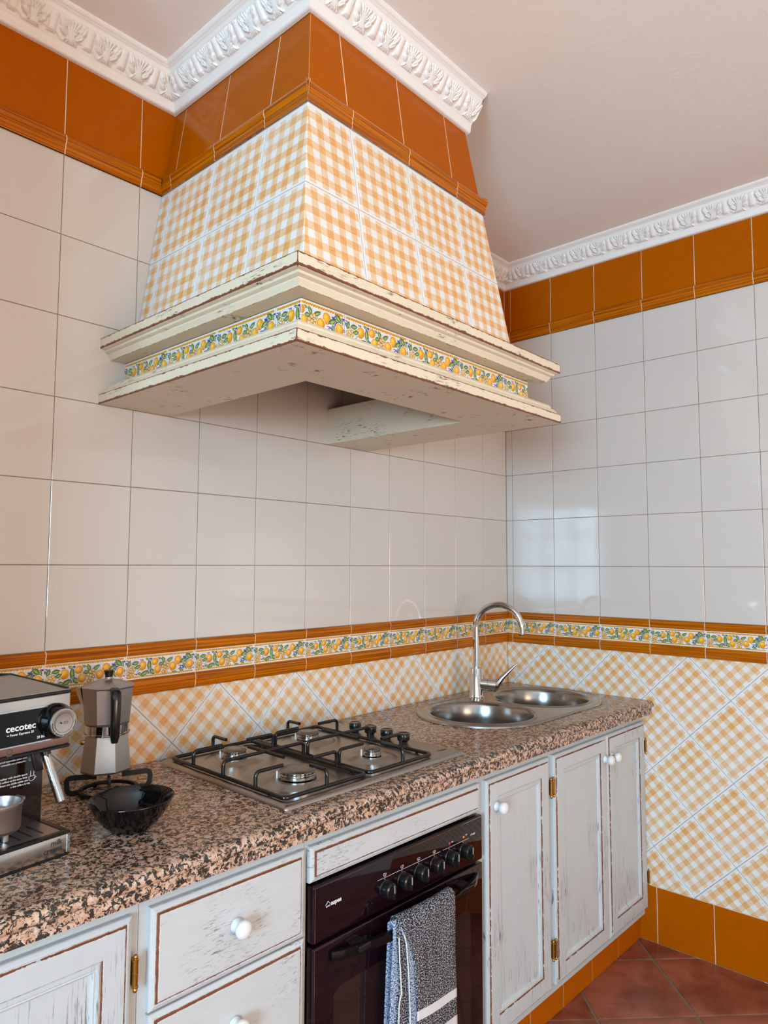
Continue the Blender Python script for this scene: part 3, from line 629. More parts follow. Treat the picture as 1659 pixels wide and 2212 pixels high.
def carcass(t, x0, x1, openings, side_top=ZTP, st=None):
    """open-topped box; the face frame is cut out round the openings"""
    b = t['bx']; st = st or (side_top, side_top)
    part(t, 'side_panel', G_box(x0, x0+.016, -.568, -.02, ZB, st[0]), MT['frame']); part(t, 'side_panel', G_box(x1-.016, x1, -.568, -.02, ZB, st[1]), MT['frame'])
    part(t, 'bottom_panel', G_box(x0+.016, x1-.016, -.568, -.02, ZB, ZB+.016), MT['frame'])
    xs = sorted({x0, x1, *[v for o in openings for v in o[:2]]}); zs = sorted({ZB, ZTP, *[v for o in openings for v in o[2:]]})
    gs = [G_box(a, c, YF0, -.5682, d, e) for a, c in zip(xs, xs[1:]) for d, e in zip(zs, zs[1:]) if not any(o[0] <= (a+c)/2 <= o[1] and o[2] <= (d+e)/2 <= o[3] for o in openings)]
    me = mesh('face_frame', G_join(*gs), MT['frame'], base=b); bm = bmesh.new(); bm.from_mesh(me); bmesh.ops.remove_doubles(bm, verts=bm.verts, dist=1e-5); bm.to_mesh(me); bm.free(); link('face_frame', me, t)
def cabinet(name, label, x0, x1, doors, st=None, dz=(.119, .797)):
    t = thing(name, label, 'cabinet', (x0, -.30, ZB), LF, 'white base cabinets under the worktop')
    carcass(t, x0, x1, [(min(d[0] for d in doors)+.02, max(d[1] for d in doors)-.02, dz[0]+.02, dz[1]-.02)], st=st)
    for (a, b, kx, kz, hx) in doors:
        d = door_panel(t, a, b, dz[0], dz[1], t)
        if kx is not None: knob(d, kx, kz, t)
        for hz in ((.704, .227) if hx is not None else ()): hinge(d, hx, hz, t)
    return t
c_r = cabinet('base_cabinet', 'white distressed double-door cabinet under the sink, beside the gingham end wall', -.6895, -.004, [(-.677, -.3180, -.343, .722, -.6825), (-.3165, -.0045, -.291, .722, .001)], st=(.70, ZTP))
c_m = cabinet('base_cabinet', 'white distressed cabinet with a single tall door, right of the oven', -1.0495, -.6905, [(-1.0360, -.7025, -.995, .722, -.6975)], st=(ZTP, .70))
c_l = cabinet('base_cabinet', 'white distressed cabinet with brass hinge, left of the drawers and below the espresso machine', -2.56, -2.0365, [(-2.506, -2.0530, -2.47, .722, -2.0475)])
dr = thing('drawer_unit', 'white distressed drawer cabinet between the oven and the leftmost cabinet', 'cabinet', (-1.85, -.30, ZB), LF)
carcass(dr, -2.0355, -1.6705, [(-2.0, -1.70, .12, .78)])
for z0, z1 in ((.6260, .7970), (.4510, .6220), (.2750, .4465), (.119, .2710)):
    r = EDGE+[(.0165, YD-.0002, 0, 0)]; d = ring_panel(dr, 'drawer', -2.0195, -1.6770, z0, z1, r, [MT['paint_d']], dr); knob(d, -1.849, (z0+z1)/2, dr)
oh = thing('oven_housing', 'white distressed oven cabinet with plain top panel above the oven', 'cabinet', (-1.36, -.30, ZB), LF)
carcass(oh, -1.6695, -1.0505, [(-1.6640, -1.0640, .120, .78)])
ring_panel(oh, 'filler_panel', -1.6630, -1.0640, .7245, .7980, EDGE+[(.0160, YD, 0, 0)], [MT['paint_d']], oh)
bk = tag(link('baseboard_back', mesh('baseboard_back', G_box(-2.56, 0, -.5660, -.553, 0, .0915), MT['grout_w'])), kind='structure'); bk.matrix_world = LF
ks_ = [-2.56]+[-(.192+.194*k) for k in range(12, -1, -1)]+[0]; ks_ = sorted(set(round(k, 4) for k in ks_ if k >= -2.56))
grid_tiles(bk, Frame((0, -.5685, 0), (1, 0, 0), (0, 0, 1)), ks_, [-.001, .0905], MT['orange'], 'orange_tile', gap=.0024, th=.0024)

# ------------------------------------------------------------------ countertop with sink cut-out
def cdt_fill(outer, holes):
    pts = []; edges = []
    for loop in [outer]+holes:
        k = len(pts); n = len(loop); pts += [Vector(p) for p in loop]; edges += [(k+i, k+(i+1) % n) for i in range(n)]
    v, e, f, *_ = geometry.delaunay_2d_cdt(pts, edges, [], 0, 1e-6)
    def inside(p, L):
        c = False
        for i in range(len(L)):
            a, b = L[i-1], L[i]
            if (a[1] > p[1]) != (b[1] > p[1]) and p[0] < (b[0]-a[0])*(p[1]-a[1])/(b[1]-a[1])+a[0]: c = not c
        return c
    F = []
    for t in f:
        c = sum((v[i] for i in t), Vector((0, 0)))/len(t)
        if inside(c, outer) and not any(inside(c, h) for h in holes): F.append(list(t))
    return [tuple(p) for p in v], F
def stadium(x0, x1, y, r, n=24):
    return [(x1+r*math.cos(a), y+r*math.sin(a)) for a in np.linspace(-PI/2, PI/2, n)]+[(x0+r*math.cos(a), y+r*math.sin(a)) for a in np.linspace(PI/2, 1.5*PI, n)]
S0, S1, SY = -.6440, -.2540, -.3085
CT = .8765; ct = thing('countertop', 'pink and black speckled granite worktop with rounded front edge', 'countertop', (-1.3, -.3, .828), LF)
xa, xb = -2.60, 0.0; cprof = [(-.600, CT), (-.618, CT), (-.6265, CT-.0015), (-.6330, CT-.0050), (-.6370, CT-.0100), (-.6380, CT-.0155), (-.6365, CT-.0205), (-.6325, CT-.0240), (-.6290, CT-.0252), (-.6290, .8282), (-.5700, .8282)]
yb = lambda x: .0+(-x)*math.tan(-A_)   # back edge stays on the wall line
outer = [(xa, -.600), (xb+.012, -.600), (xb, -.003), (xa, -.003-.0513)]
hole = stadium(S0, S1, SY, .205, 20)
pts, tr = cdt_fill(outer, [hole])
V = [(x, y, CT) for x, y in pts]; Fc = [list(t) for t in tr]; nb = len(V); V += [(x, y, .8282) for x, y in pts]; Fc += [[i+nb for i in t][::-1] for t in tr]
def idx_of(p): return min(range(nb), key=lambda i: (pts[i][0]-p[0])**2+(pts[i][1]-p[1])**2)
H = [idx_of(p) for p in hole]
for i in range(len(H)): a, b = H[i-1], H[i]; Fc.append([a, b, b+nb, a+nb])
k = len(V)
for x in (xa, xb+.012):
    for y, z in cprof: V.append((x, y, z))
m = len(cprof)
for i in range(m-1): Fc.append([k+i, k+i+1, k+m+i+1, k+m+i])
Fc += [[k+i for i in range(m)], [k+m+i for i in range(m)]]
me = mesh('granite_slab', (V, Fc), MT['granite'], smooth=35, base=ct['bx']); link('slab', me, ct)

# ------------------------------------------------------------------ sink
sk = thing('kitchen_sink', 'stainless steel double round bowl sink set into the granite worktop', 'sink', (-.449, SY, CT), LF)
RB = .172; zt = CT+.0065
def circ(cx, r, n=40): return [(cx+r*math.cos(2*PI*i/n), SY+r*math.sin(2*PI*i/n)) for i in range(n)]
out0 = stadium(S0, S1, SY, .224, 22); out1 = stadium(S0, S1, SY, .219, 22)
pts, tr = cdt_fill(out1, [circ(S0, RB+.018), circ(S1, RB+.018)])
V = [(x, y, zt-.0022) for x, y in pts]; Fc = [list(t) for t in tr]
k = len(V); n = len(out0); 
for L_, z in ((stadium(S0, S1, SY, .2145, 22), zt-.0022), (out1, zt), (stadium(S0, S1, SY, .2225, 22), zt-.001), (out0, CT+.0006)): V += [(x, y, z) for x, y in L_]
for r in range(3):
    for i in range(n): j = (i+1) % n; Fc.append([k+r*n+i, k+r*n+j, k+(r+1)*n+j, k+(r+1)*n+i])
part(sk, 'deck', (V, Fc), MT['sink'], smooth=50)
for cx in (S0, S1):
    prof = [(RB+.0185, zt-.0022), (RB+.015, zt+.0002), (RB+.010, zt+.0004), (RB+.005, zt-.002), (RB+.001, zt-.007), (RB-.002, zt-.014), (RB-.006, zt-.06), (RB-.012, zt-.125), (RB-.020, zt-.142), (RB-.040, zt-.151), (.045, zt-.154), (.040, zt-.158), (.012, zt-.160)]
    b = part(sk, 'bowl', G_lathe(prof, 56, 'z', (cx, SY, 0), cap=False), MT['sink'], smooth=60)
    part(b, 'drain', G_lathe([(.041, 0), (.038, .003), (.030, .003), (.028, .001), (.002, .0015)], 24, 'z', (cx, SY, zt-.158), cap=False), MT['chrome'], smooth=60, top=sk)
    if cx == S1:
        for i in range(5):
            a = math.radians(168+i*4.6); r = RB-.0035; part(b, 'overflow_slot', G_box(cx+r*math.cos(a)-.0014, cx+r*math.cos(a)+.0014, SY+r*math.sin(a)-.0014, SY+r*math.sin(a)+.0014, zt-.046, zt-.028), MT['ink_k'], top=sk)
# ------------------------------------------------------------------ tap
FX, FY = -.4415, -.1400
tp = thing('kitchen_tap', 'tall chrome mixer tap with curved swan-neck spout between the two sink bowls', 'tap', (FX, FY, zt), LF)
z0 = zt-.0022
part(tp, 'body', G_lathe([(.030, 0), (.030, .004), (.0275, .006), (.0265, .010), (.0265, .014), (.0250, .016), (.0250, .112), (.0240, .1145), (.012, .1150)], 32, 'z', (FX, FY, z0)), MT['chrome'], smooth=40)
ang = math.radians(-72); dx, dy = math.cos(ang), math.sin(ang); R = .089; zc = 1.146
path = [(FX, FY, z0+.11), (FX, FY, 1.05)]+[(FX+dx*(R-R*math.cos(t)), FY+dy*(R-R*math.cos(t)), zc+R*math.sin(t)) for t in np.linspace(0, PI*1.02, 26)]
e = path[-1]; path.append((e[0]-dx*.001, e[1]-dy*.001, e[2]-.012))
part(tp, 'spout', G_tube(path, .0118, 18), MT['chrome'], smooth=60)
part(tp, 'aerator', G_tube([path[-1], (path[-1][0], path[-1][1], path[-1][2]-.005)], .0105, 18), MT['bplast'], smooth=40)
hd = Vector((.62, -.76, -.10)).normalized(); hb = Vector((FX, FY, z0+.055))
hdl = part(tp, 'lever', G_tube([hb+hd*.012, hb+hd*.040, hb+hd*.0405, hb+hd*.041, hb+hd*.070, hb+hd*.078], [.022, .0228, .0212, .0228, .0235, .015], 24), MT['chrome'], smooth=40)
p0 = hb+hd*.066; pe = hb+hd*.066+Vector((.058, -.062, .078))
part(hdl, 'lever_arm', G_tube([p0+Vector((-.004, .004, -.016)), p0+Vector((.004, -.004, -.004)), p0.lerp(pe, .35), p0.lerp(pe, .7), pe], [.013, .0165, .0105, .0070, .0045], 14), MT['chrome'], smooth=60, top=tp)

# ------------------------------------------------------------------ gas hob
hb_ = thing('gas_hob', 'stainless steel four-burner gas hob with black pan supports set on the granite', 'hob', (-1.405, -.32, CT), LF)
hx0, hx1, hy0, hy1 = -1.712, -1.100, -.577, -.070; zh = CT+.0095
def rrect(x0, x1, y0, y1, r, n=6):
    o = []
    for cx, cy, a0 in ((x1-r, y0+r, -PI/2), (x1-r, y1-r, 0), (x0+r, y1-r, PI/2), (x0+r, y0+r, PI)):
        o += [(cx+r*math.cos(a0+PI/2*k/n), cy+r*math.sin(a0+PI/2*k/n)) for k in range(n+1)]
    return o
RG = [(0, CT+.0004, .010), (.0006, CT+.003, .010), (.003, zh-.003, .010), (.008, zh, .009), (.016, zh+.0003, .008), (.020, zh-.0010, .008)]
V = []; Fc = []; fmm = []
for ins, z, r in RG: V += [(x, y, z) for x, y in rrect(hx0+ins, hx1-ins, hy0+ins, hy1-ins, r)]
n = 28
for q in range(len(RG)-1):
    for i in range(n): j = (i+1) % n; Fc.append([q*n+i, q*n+j, (q+1)*n+j, (q+1)*n+i])
Fc.append([(len(RG)-1)*n+i for i in range(n)])
part(hb_, 'hob_plate', (V, Fc), MT['steel'], smooth=50)
BURN = [(-1.573, -.197, .030, .037), (-1.319, -.190, .030, .037), (-1.573, -.448, .0415, .050), (-1.319, -.442, .022, .028)]
zp = zh-.001
for bx, by, r, rd in BURN:
    b = part(hb_, 'burner', G_lathe([(rd+.040, 0), (rd+.026, .0025), (rd+.016, .0060), (rd+.006, .0072), (r+.004, .0050), (r+.002, .0045)], 40, 'z', (bx, by, zp), cap=False), MT['steel'], smooth=60)
    part(b, 'burner_head', G_lathe([(r-.003, .004), (r, .007), (r+.0015, .008), (r+.0015, .0165), (r, .0175), (r-.001, .0180), (r-.0005, .0215), (r+.0005, .0225), (r-.002, .0230)], 40, 'z', (bx, by, zp)), MT['chrome'], smooth=40, top=hb_)
    nslot = 24; part(b, 'flame_slots', G_join(*[G_map(G_box(-.0012, .0012, -.0008, .0008, .0178, .0218), lambda p, a=a: Vector((bx, by, zp))+Vector((math.cos(a)*(r+.0004)-math.sin(a)*p.x, math.sin(a)*(r+.0004)+math.cos(a)*p.x, p.z))) for a in [2*PI*i/nslot for i in range(nslot)]]), MT['ink_k'], top=hb_)['kind'] = 'stuff'
    part(b, 'burner_cap', G_lathe([(r+.0008, .0225), (r+.0012, .0240), (r-.002, .0265), (r*.62, .0285), (r*.60, .0275), (r*.15, .0280)], 40, 'z', (bx, by, zp)), MT['cap'], smooth=50, top=hb_)
    part(b, 'spark_plug', G_lathe([(.0022, .004), (.0022, .020), (.0012, .022)], 8, 'z', (bx-(r+.006)*.8, by+(r+.006)*.6, zp)), MT['ink_w'], top=hb_)
zfr = zh+.006; zft = CT+.050; br_ = .0050
for x0, x1, bs in ((-1.693, -1.4500, (BURN[0], BURN[2])), (-1.4360, -1.2080, (BURN[1], BURN[3]))):
    y0, y1 = -.549, -.098; xc = (x0+x1)/2; yc = (y0+y1)/2
    s = part(hb_, 'pan_support', G_tube([(x, y, zfr) for x, y in rrect(x0, x1, y0, y1, .012, 4)], br_, 8, closed=True), MT['enamel'], smooth=60)
    def rod(pts): part(s, 'support_finger', G_tube(fillet(pts, .012, 4), .0045, 8), MT['enamel'], smooth=60, top=hb_)
    rod([(x0, yc, zfr), (x0, yc, zft), (x1, yc, zft), (x1, yc, zfr)])
    rod([(xc, yc-.070, zft-.001), (xc, yc+.070, zft-.001)])
    for bx, by, r, rd in bs:
        far = y1 if by > yc else y0; L = .012+r*.55
        rod([(x0, by, zfr), (x0, by, zft), (bx-L-.01, by, zft)]); rod([(x1, by, zfr), (x1, by, zft), (bx+L+.01, by, zft)])
        rod([(bx, far, zfr), (bx, far, zft), (bx, by+math.copysign(L+.01, far-by), zft)])
    for fx, fy in ((x0, y0+.05), (x1, y0+.05), (x0, y1-.05), (x1, y1-.05)): part(s, 'rubber_foot', G_lathe([(.0045, 0), (.0045, .006)], 8, 'z', (fx, fy, zh-.0012)), MT['bplast'], top=hb_)
for i, ky in enumerate((-.212, -.276, -.341, -.405)):
    part(hb_, 'knob', G_lathe([(.0115, 0), (.0115, .006), (.0165, .010), (.0178, .012), (.0175, .027), (.0160, .0292), (.0138, .0292), (.0128, .0282), (.001, .0282)], 28, 'z', (-1.155, ky, zp)), MT['bplast'], smooth=40)
text('Teka', .012, MT['ink_k'], Matrix.Translation((-1.150, -.530, zp+.0004)) @ Matrix.Rotation(0, 4, 'Z'), hb_, width=.030, bold=.02, base=hb_['bx'])

# ------------------------------------------------------------------ oven
ov = thing('built_in_oven', 'dark brown glass built-in oven with six black knobs and bowed black handle', 'oven', (-1.362, -.30, .13), LF)
part(ov, 'oven_body', G_box(-1.650, -1.076, -.567, -.06, .135, .712), MT['bplast'])
ox0, ox1 = -1.6615, -1.0665
V, Fc = G_box(ox0, ox1, -.608, -.5875, .6045, .7190, .0035, 3); cp = part(ov, 'control_panel', (V, Fc), MT['glass'], smooth=40)
dg = part(ov, 'oven_door', G_box(ox0, ox1, -.608, -.5875, .130, .5965, .0035, 3), MT['glass'], smooth=40)
for a, b, c, d, pr in ((ox0+.004, ox1-.004, .7148, .7156, cp), (ox0+.0045, ox0+.0055, .607, .715, cp), (ox0+.004, ox1-.004, .5925, .5932, dg), (ox0+.0045, ox0+.0055, .14, .593, dg)):
    part(pr, 'trim_line', G_box(a, b, -.60845, -.6079, c, d), MT['chrome'], top=ov)
part(dg, 'viewing_window', G_prism(rrect(-1.603, -1.121, .20, .497, .03), 0, .0005) if 0 else G_map(G_prism(rrect(-1.603, -1.121, .19, .497, .025), 0, .0004), lambda p: Vector((p.x, -.6080-p.z, p.y))), plain('window_glass', (.022, .010, .010), rough=.03, spec=.45), top=ov)
kz = .6500
for i in range(6):
    x = -1.4469+.05923*i; k = part(cp, 'oven_knob', G_lathe([(.0190, 0), (.0190, .002), (.0172, .0035), (.0175, .006), (.0182, .016), (.0165, .0225), (.0130, .0245), (.0110, .0235), (.001, .0235)], 32, '-y', (x, -.608, kz)), MT['bplast'], smooth=40, top=ov)
    part(k, 'grip', G_map(G_box(-.0034, .0034, -.0155, .0155, .018, .0310, .0016, 2), lambda p: Vector((x+p.x, -.608-p.z, kz+p.y))), MT['bplast'], smooth=40, top=ov)
    part(k, 'pointer', G_box(x-.0005, x+.0005, -.6394, -.6388, kz-.002, kz+.0145), MT['ink_w'], top=ov)
    part(cp, 'index_dot', G_map(G_lathe([(.0009, 0), (.0009, .0002)], 8, '-y', (x, -.6080, .6700)), lambda p: p), MT['ink_w'], top=ov)
yP = -.60825
for a, b in ((-1.4705, -1.2455), (-1.2345, -1.1270)): part(cp, 'printed_line', G_box(a, b, yP, -.6079, .6733, .6739), MT['ink_w'], top=ov)
for i in range(4):
    x = -1.4469+.05923*i; arc = [(x+.0048*math.cos(t), yP, .6808+.0048*math.sin(t)) for t in np.linspace(PI*.85, PI*2.15, 12)]
    gs = [G_tube(arc, .0003, 4)]
    for q, (ox, oz) in enumerate(((-1, 1), (1, 1), (-1, -1), (1, -1))): gs.append(G_lathe([(.0011 if q == i else .0008, 0), (.0011 if q == i else .0008, .0002)], 8, '-y', (x+ox*.0016, -.6080, .6808+oz*.0018)))
    part(cp, 'burner_symbol', G_join(*gs), MT['ink_w'], top=ov)
for x, m_ in ((-1.2092, 'red'), (-1.1500, 'amber')): part(cp, 'indicator_light', G_lathe([(.0034, 0), (.0034, .0012), (.0024, .0022), (.0005, .0026)], 16, '-y', (x, -.608, .6828)), MT[m_], smooth=50, top=ov)
MV = lambda x, z, y=yP: Matrix.Translation((x, y, z)) @ Matrix.Rotation(PI/2, 4, 'X')
ob = ov['bx']
text('aspes', .0125, MT['ink_w'], MV(-1.6120, .6690) @ Matrix.Shear('XZ', 4, (0, 0)), cp, 'lettering', .030, .03, ob)
hs = [(-1.6255, .6685), (-1.6270, .6735), (-1.6205, .6795), (-1.6145, .6735), (-1.6160, .6690), (-1.6195, .6690), (-1.6200, .6715), (-1.6225, .6690), (-1.6255, .6685)]
part(cp, 'emblem', G_tube([(x, yP, z) for x, z in hs], .0006, 5), MT['ink_w'], top=ov)
text('ON', .0045, MT['ink_w'], MV(-1.2015, .6822), cp, 'lettering', .0075, 0, ob); text('TEMP', .0045, MT['ink_w'], MV(-1.1425, .6840), cp, 'lettering', .0085, 0, ob); text('HT-360D', .0062, MT['ink_w'], MV(-1.1190, .6775), cp, 'lettering', .0190, .01, ob)
# bowed handle
hx, N = [], 28; g_v = []; g_f = []
sec = [(-.0, .0), (.0045, -.0015), (.0060, -.010), (.0045, -.0205), (.0, -.0215), (-.004, -.0205), (-.005, -.010), (-.004, -.001)]
for i in range(N+1):
    t = i/N; x = -1.6160+.5180*t; s = 1-(2*t-1)**2; y = -.6085-.0430*(s**.75)-.002; th = 1.0
    for dy_, dz_ in sec: g_v.append((x, y-dy_, .5795+dz_))
for i in range(N):
    for k in range(8): g_f.append([i*8+k, i*8+(k+1) % 8, (i+1)*8+(k+1) % 8, (i+1)*8+k])
g_f += [list(range(8)), [N*8+k for k in range(8)]]
hn = part(dg, 'handle', (g_v, g_f), MT['bgloss'], smooth=40, top=ov)
for x in (-1.545, -1.170): part(hn, 'handle_post', G_box(x-.018, x+.018, -.645 if 1 else 0, -.6075, .5650, .5775, .002), MT['bplast'], top=ov)

# ------------------------------------------------------------------ towel over the handle
tw = thing('tea_towel', 'black and white speckled terry towel with white bands folded over the oven handle', 'towel', (-1.36, -.655, .40), LF)
def towel_sheet(name, xl, xr, off, zf, zbk, mats, bandf, wob, fold=0.0):
    NX, path = 22, []
    yc_ = -.6540; zc_ = .578
    for z in np.linspace(zf, zc_, 60): path.append((yc_-.008-off, z))
    for a in np.linspace(PI, 0, 12)[1:-1]: path.append((yc_+.0+(.008+off)*math.cos(a), zc_+.010+(.010+off)*math.sin(a)*1.0))
    for z in np.linspace(zc_, zbk, 30): path.append((yc_+.008+off*.6, z))
    V = []; UVc = []; n = len(path); s = 0; S = [0]
    for i in range(1, n): s += math.hypot(path[i][0]-path[i-1][0], path[i][1]-path[i-1][1]); S.append(s)
    for i, (y, z) in enumerate(path):
        hang = max(0, (zc_-z)/.4)
        for j in range(NX+1):
            t = j/NX; x0_, x1_ = xl(z), xr(z); x = x0_+(x1_-x0_)*t; bow = -.0430*((1-((x+1.357)/.259)**2)**.75)+.0430*((1-((-1.36+1.357)/.259)**2)**.75)
            yy = y+bow*1.0+wob*math.sin(t*5.2+z*9)*hang*(1 if y < yc_ else .4)-fold*math.exp(-t*9)*hang
            V.append((x, yy, z+.016*(1-t)*(1 if z < .5 else (z < .57)*(.57-z)/.07) if y < yc_ else z)); UVc.append((x, S[i]))
    Fc = []; fm = []
    for i in range(n-1):
        for j in range(NX): Fc.append([i*(NX+1)+j, i*(NX+1)+j+1, (i+1)*(NX+1)+j+1, (i+1)*(NX+1)+j]); fm.append(bandf(path[i], (j+.5)/NX))
    b = tw['bx']; me = bpy.data.meshes.new(name); me.from_pydata([(v[0]-b[0], v[1]-b[1], v[2]-b[2]) for v in V], [], Fc)
    for m_ in mats: me.materials.append(m_)
    me.polygons.foreach_set('material_index', fm); ul = me.uv_layers.new(name='UVMap')
    for lp in me.loops: ul.data[lp.index].uv = UVc[lp.vertex_index]
    me.polygons.foreach_set('use_smooth', [True]*len(Fc)); me.update(); o = link(name, me, tw)
    md = o.modifiers.new('thick', 'SOLIDIFY'); md.thickness = .0022; md.offset = 0; return o
def band(p, t):
    y, z = p
    if y < -.653 and (.350 < z < .372 or z < .314): return 1
    return 0
def lx(z): return float(np.interp(z, [.17, .378, .479, .534, .568, .60], [-1.405, -1.4086, -1.4154, -1.4291, -1.4426, -1.4582]))
def lm(z): return float(np.interp(z, [.17, .426, .445, .5165, .5667], [-1.468, -1.4632, -1.4556, -1.4601, -1.4625]))
def l2(z): return float(np.interp(z, [.17, .4064, .4936, .5436, .58], [-1.424, -1.430, -1.4358, -1.4403, -1.452]))
towel_sheet('towel_front', lx, lambda z: float(np.interp(z, [.17, .298, .3836, .463, .60], [-1.245, -1.2498, -1.2544, -1.2617, -1.2611])), .0080, .17, .24, [MT['towel'], MT['band'], MT['towelb']], band, .004, .006)
towel_sheet('towel_fold', l2, lambda z: -1.262, .0056, .17, .20, [MT['towel'], MT['band'], MT['towelb']], lambda p, t: 2 if t < .20 else 0, .003, .0)
towel_sheet('towel_lining', lm, lambda z: -1.265, .0030, .17, .20, [MT['towel'], MT['band'], MT['towelb']], lambda p, t: 0, .003, .0)
towel_sheet('towel_back', lambda z: float(np.interp(z, [.17, .396, .4915, .567], [-1.487, -1.4802, -1.4752, -1.4711])), lambda z: -1.275, .0002, .17, .20, [MT['towelb'], MT['band'], MT['towelb']], lambda p, t: 2, .002, .0)
for f_, yo in ((l2, -.6690), (lm, -.6665)):
    pts = [(f_(z)-.0005, yo-(.0 if z > .5 else .001), z+.004) for z in np.linspace(.565, .18, 30)]; part(tw, 'hem', G_tube(pts, .0016, 6), MT['hem'], smooth=60)

# ------------------------------------------------------------------ espresso machine
EA = math.radians(8.1); EF = LF @ Matrix.Translation((-2.1075, -.4720, CT)) @ Matrix.Rotation(EA, 4, 'Z')
em = thing('espresso_machine', 'steel and black espresso machine standing at the left end of the worktop', 'coffee machine', (0, 0, 0), EF)
W_ = .235; D_ = .245
part(em, 'rubber_base', G_box(-W_+.002, -.002, .002, D_, 0, .006), MT['bplast'])
tr_ = part(em, 'drip_tray', G_box(-W_, 0, 0, D_, .005, .0385, .003, 2), MT['steel_v'], smooth=40)
V = []; 
part(tr_, 'tray_rim', G_join(G_box(-W_-.0005, .0005, -.0005, .010, .0365, .0425, .0012), G_box(-.011, .0005, .010, .094, .0365, .0425, .0012), G_box(-W_-.0005, -W_+.011, .010, .094, .0365, .0425, .0012)), MT['bplast'], top=em)
gp = part(tr_, 'drip_grid', G_box(-W_+.0105, -.0105, .0095, .0935, .0385, .0415, .0006), MT['alu'], top=em)
for i in range(10):
    x = -.036-.0195*i; part(gp, 'slot', G_box(x-.0021, x+.0021, .024 if i != 3 else .024, .080, .0413, .0418), MT['ink_k'], top=em)
text('milk', .0135, MT['ink_k'], Matrix.Translation((-.0345, -.0004, .0240)) @ Matrix.Rotation(PI/2, 4, 'X'), tr_, 'lettering', .0195, -.005); text('cream', .0135, MT['ink_k'], Matrix.Translation((-.0470, -.0004, .0130)) @ Matrix.Rotation(PI/2, 4, 'X'), tr_, 'lettering', .0320, .02)
part(tr_, 'chrome_corner', G_box(-.0065, .0006, -.0008, .004, .006, .0370, .0010), MT['chrome'], top=em)
part(em, 'column', G_box(-W_, -.0015, .092, D_, .038, .186, .002), MT['brown'], smooth=40)
hd_ = part(em, 'head', G_box(-W_, -.0012, .0095, D_, .1880, .2790, .004, 3), MT['steel_v'], smooth=40)
part(hd_, 'underside_trim', G_box(-W_-.0006, -.0004, .0085, D_+.001, .1835, .1890, .0015), MT['bplast'], top=em)
part(hd_, 'top_trim', G_box(-W_-.0006, -.0004, .0085, D_+.001, .2785, .2835, .0015), MT['bplast'], top=em)
# raised top tray with ribs
zt0 = .2835; V = [(-W_, .010, zt0), (-.002, .010, zt0), (-.002, .135, zt0+.002), (-W_, .135, zt0+.002), (-W_+.02, .034, zt0+.004), (-.05, .034, zt0+.004), (-.035, .19, zt0+.013), (-W_+.02, .19, zt0+.013), (-W_, D_, zt0+.012), (-.03, D_, zt0+.012), (-.002, .21, zt0+.0035)]
part(hd_, 'cup_warmer', G_join(G_prism([(-W_, .010), (-.002, .010), (-.002, .20), (-W_, .20)], zt0-.001, zt0+.0008), ([(-W_+.003, .013, zt0), (-.006, .013, zt0), (-.012, .20, zt0+.010), (-W_+.003, .20, zt0+.010), (-.006, .20, zt0), (-W_+.003, .20, zt0)], [[0, 1, 2, 3], [1, 4, 2], [0, 3, 5], [2, 4, 5, 3], [0, 5, 4, 1]])), MT['steel'], top=em)
for i in range(11): part(hd_, 'top_rib', G_map(G_box(-W_+.012, -.020, -.0008, .0008, -.0005, .0006), lambda p, i=i: Vector((p.x, .025+.015*i+p.y, zt0+.0001+(.012+.015*i)*.0535+p.z))), MT['alu'], top=em)
part(hd_, 'top_rail', G_tube([(-W_, .205, zt0+.0125), (-.040, .205, zt0+.0125), (-.012, .200, zt0+.010), (-.004, .10, zt0+.004), (-.002, .02, zt0+.0015)], .0022, 8), MT['bplast'], smooth=60, top=em)
# black fascia with rounded right end
def fascia(x0, x1, zc_, r, y, th, mat, nm, par):
    P = [(x0, zc_-r), (x1-r, zc_-r)]+[(x1-r+r*math.cos(a), zc_+r*math.sin(a)) for a in np.linspace(-PI/2, PI/2, 20)[1:]]+[(x0, zc_+r)]
    return part(par, nm, G_map(G_prism(P, 0, th), lambda p: Vector((p.x, y-p.z, p.y))), mat, smooth=40, top=em)
fascia(-W_, -.0100, .2325, .0300, .0105, .0035, MT['chrome'], 'fascia_rim', hd_)
fs = fascia(-W_+.001, -.0130, .2325, .0275, .0080, .0028, MT['bgloss'], 'fascia', hd_)
yk = .0052; kc = (-.0300, .2335)
kn = part(hd_, 'dial', G_lathe([(.0305, 0), (.0290, .008), (.0265, .014), (.0262, .016), (.0225, .0225)], 40, '-y', (kc[0], yk, kc[1])), MT['bgloss'], smooth=40, top=em)
part(kn, 'dial_face', G_lathe([(.0236, .0190), (.0240, .0225), (.0232, .0240), (.0210, .0243), (.0200, .0240), (.001, .0240)], 40, '-y', (kc[0], yk, kc[1])), MT['alu'], smooth=40, top=em)
fy = yk-.0243
for a0, a1 in ((2.6, 3.35), (3.48, 4.15), (4.28, 5.0), (5.13, 5.9)): part(kn, 'dial_mark', G_tube([(kc[0]+.0208*math.cos(t), fy, kc[1]+.0208*math.sin(t)) for t in np.linspace(a0+.45, a1+.45, 8)], .0007, 5), MT['ink_k'], top=em)
part(kn, 'dial_ring', G_tube([(kc[0]+.0165*math.cos(t), fy, kc[1]+.0165*math.sin(t)) for t in np.linspace(0, 2*PI, 33)[:-1]], .0003, 4, closed=True), MT['ink_k'], top=em)
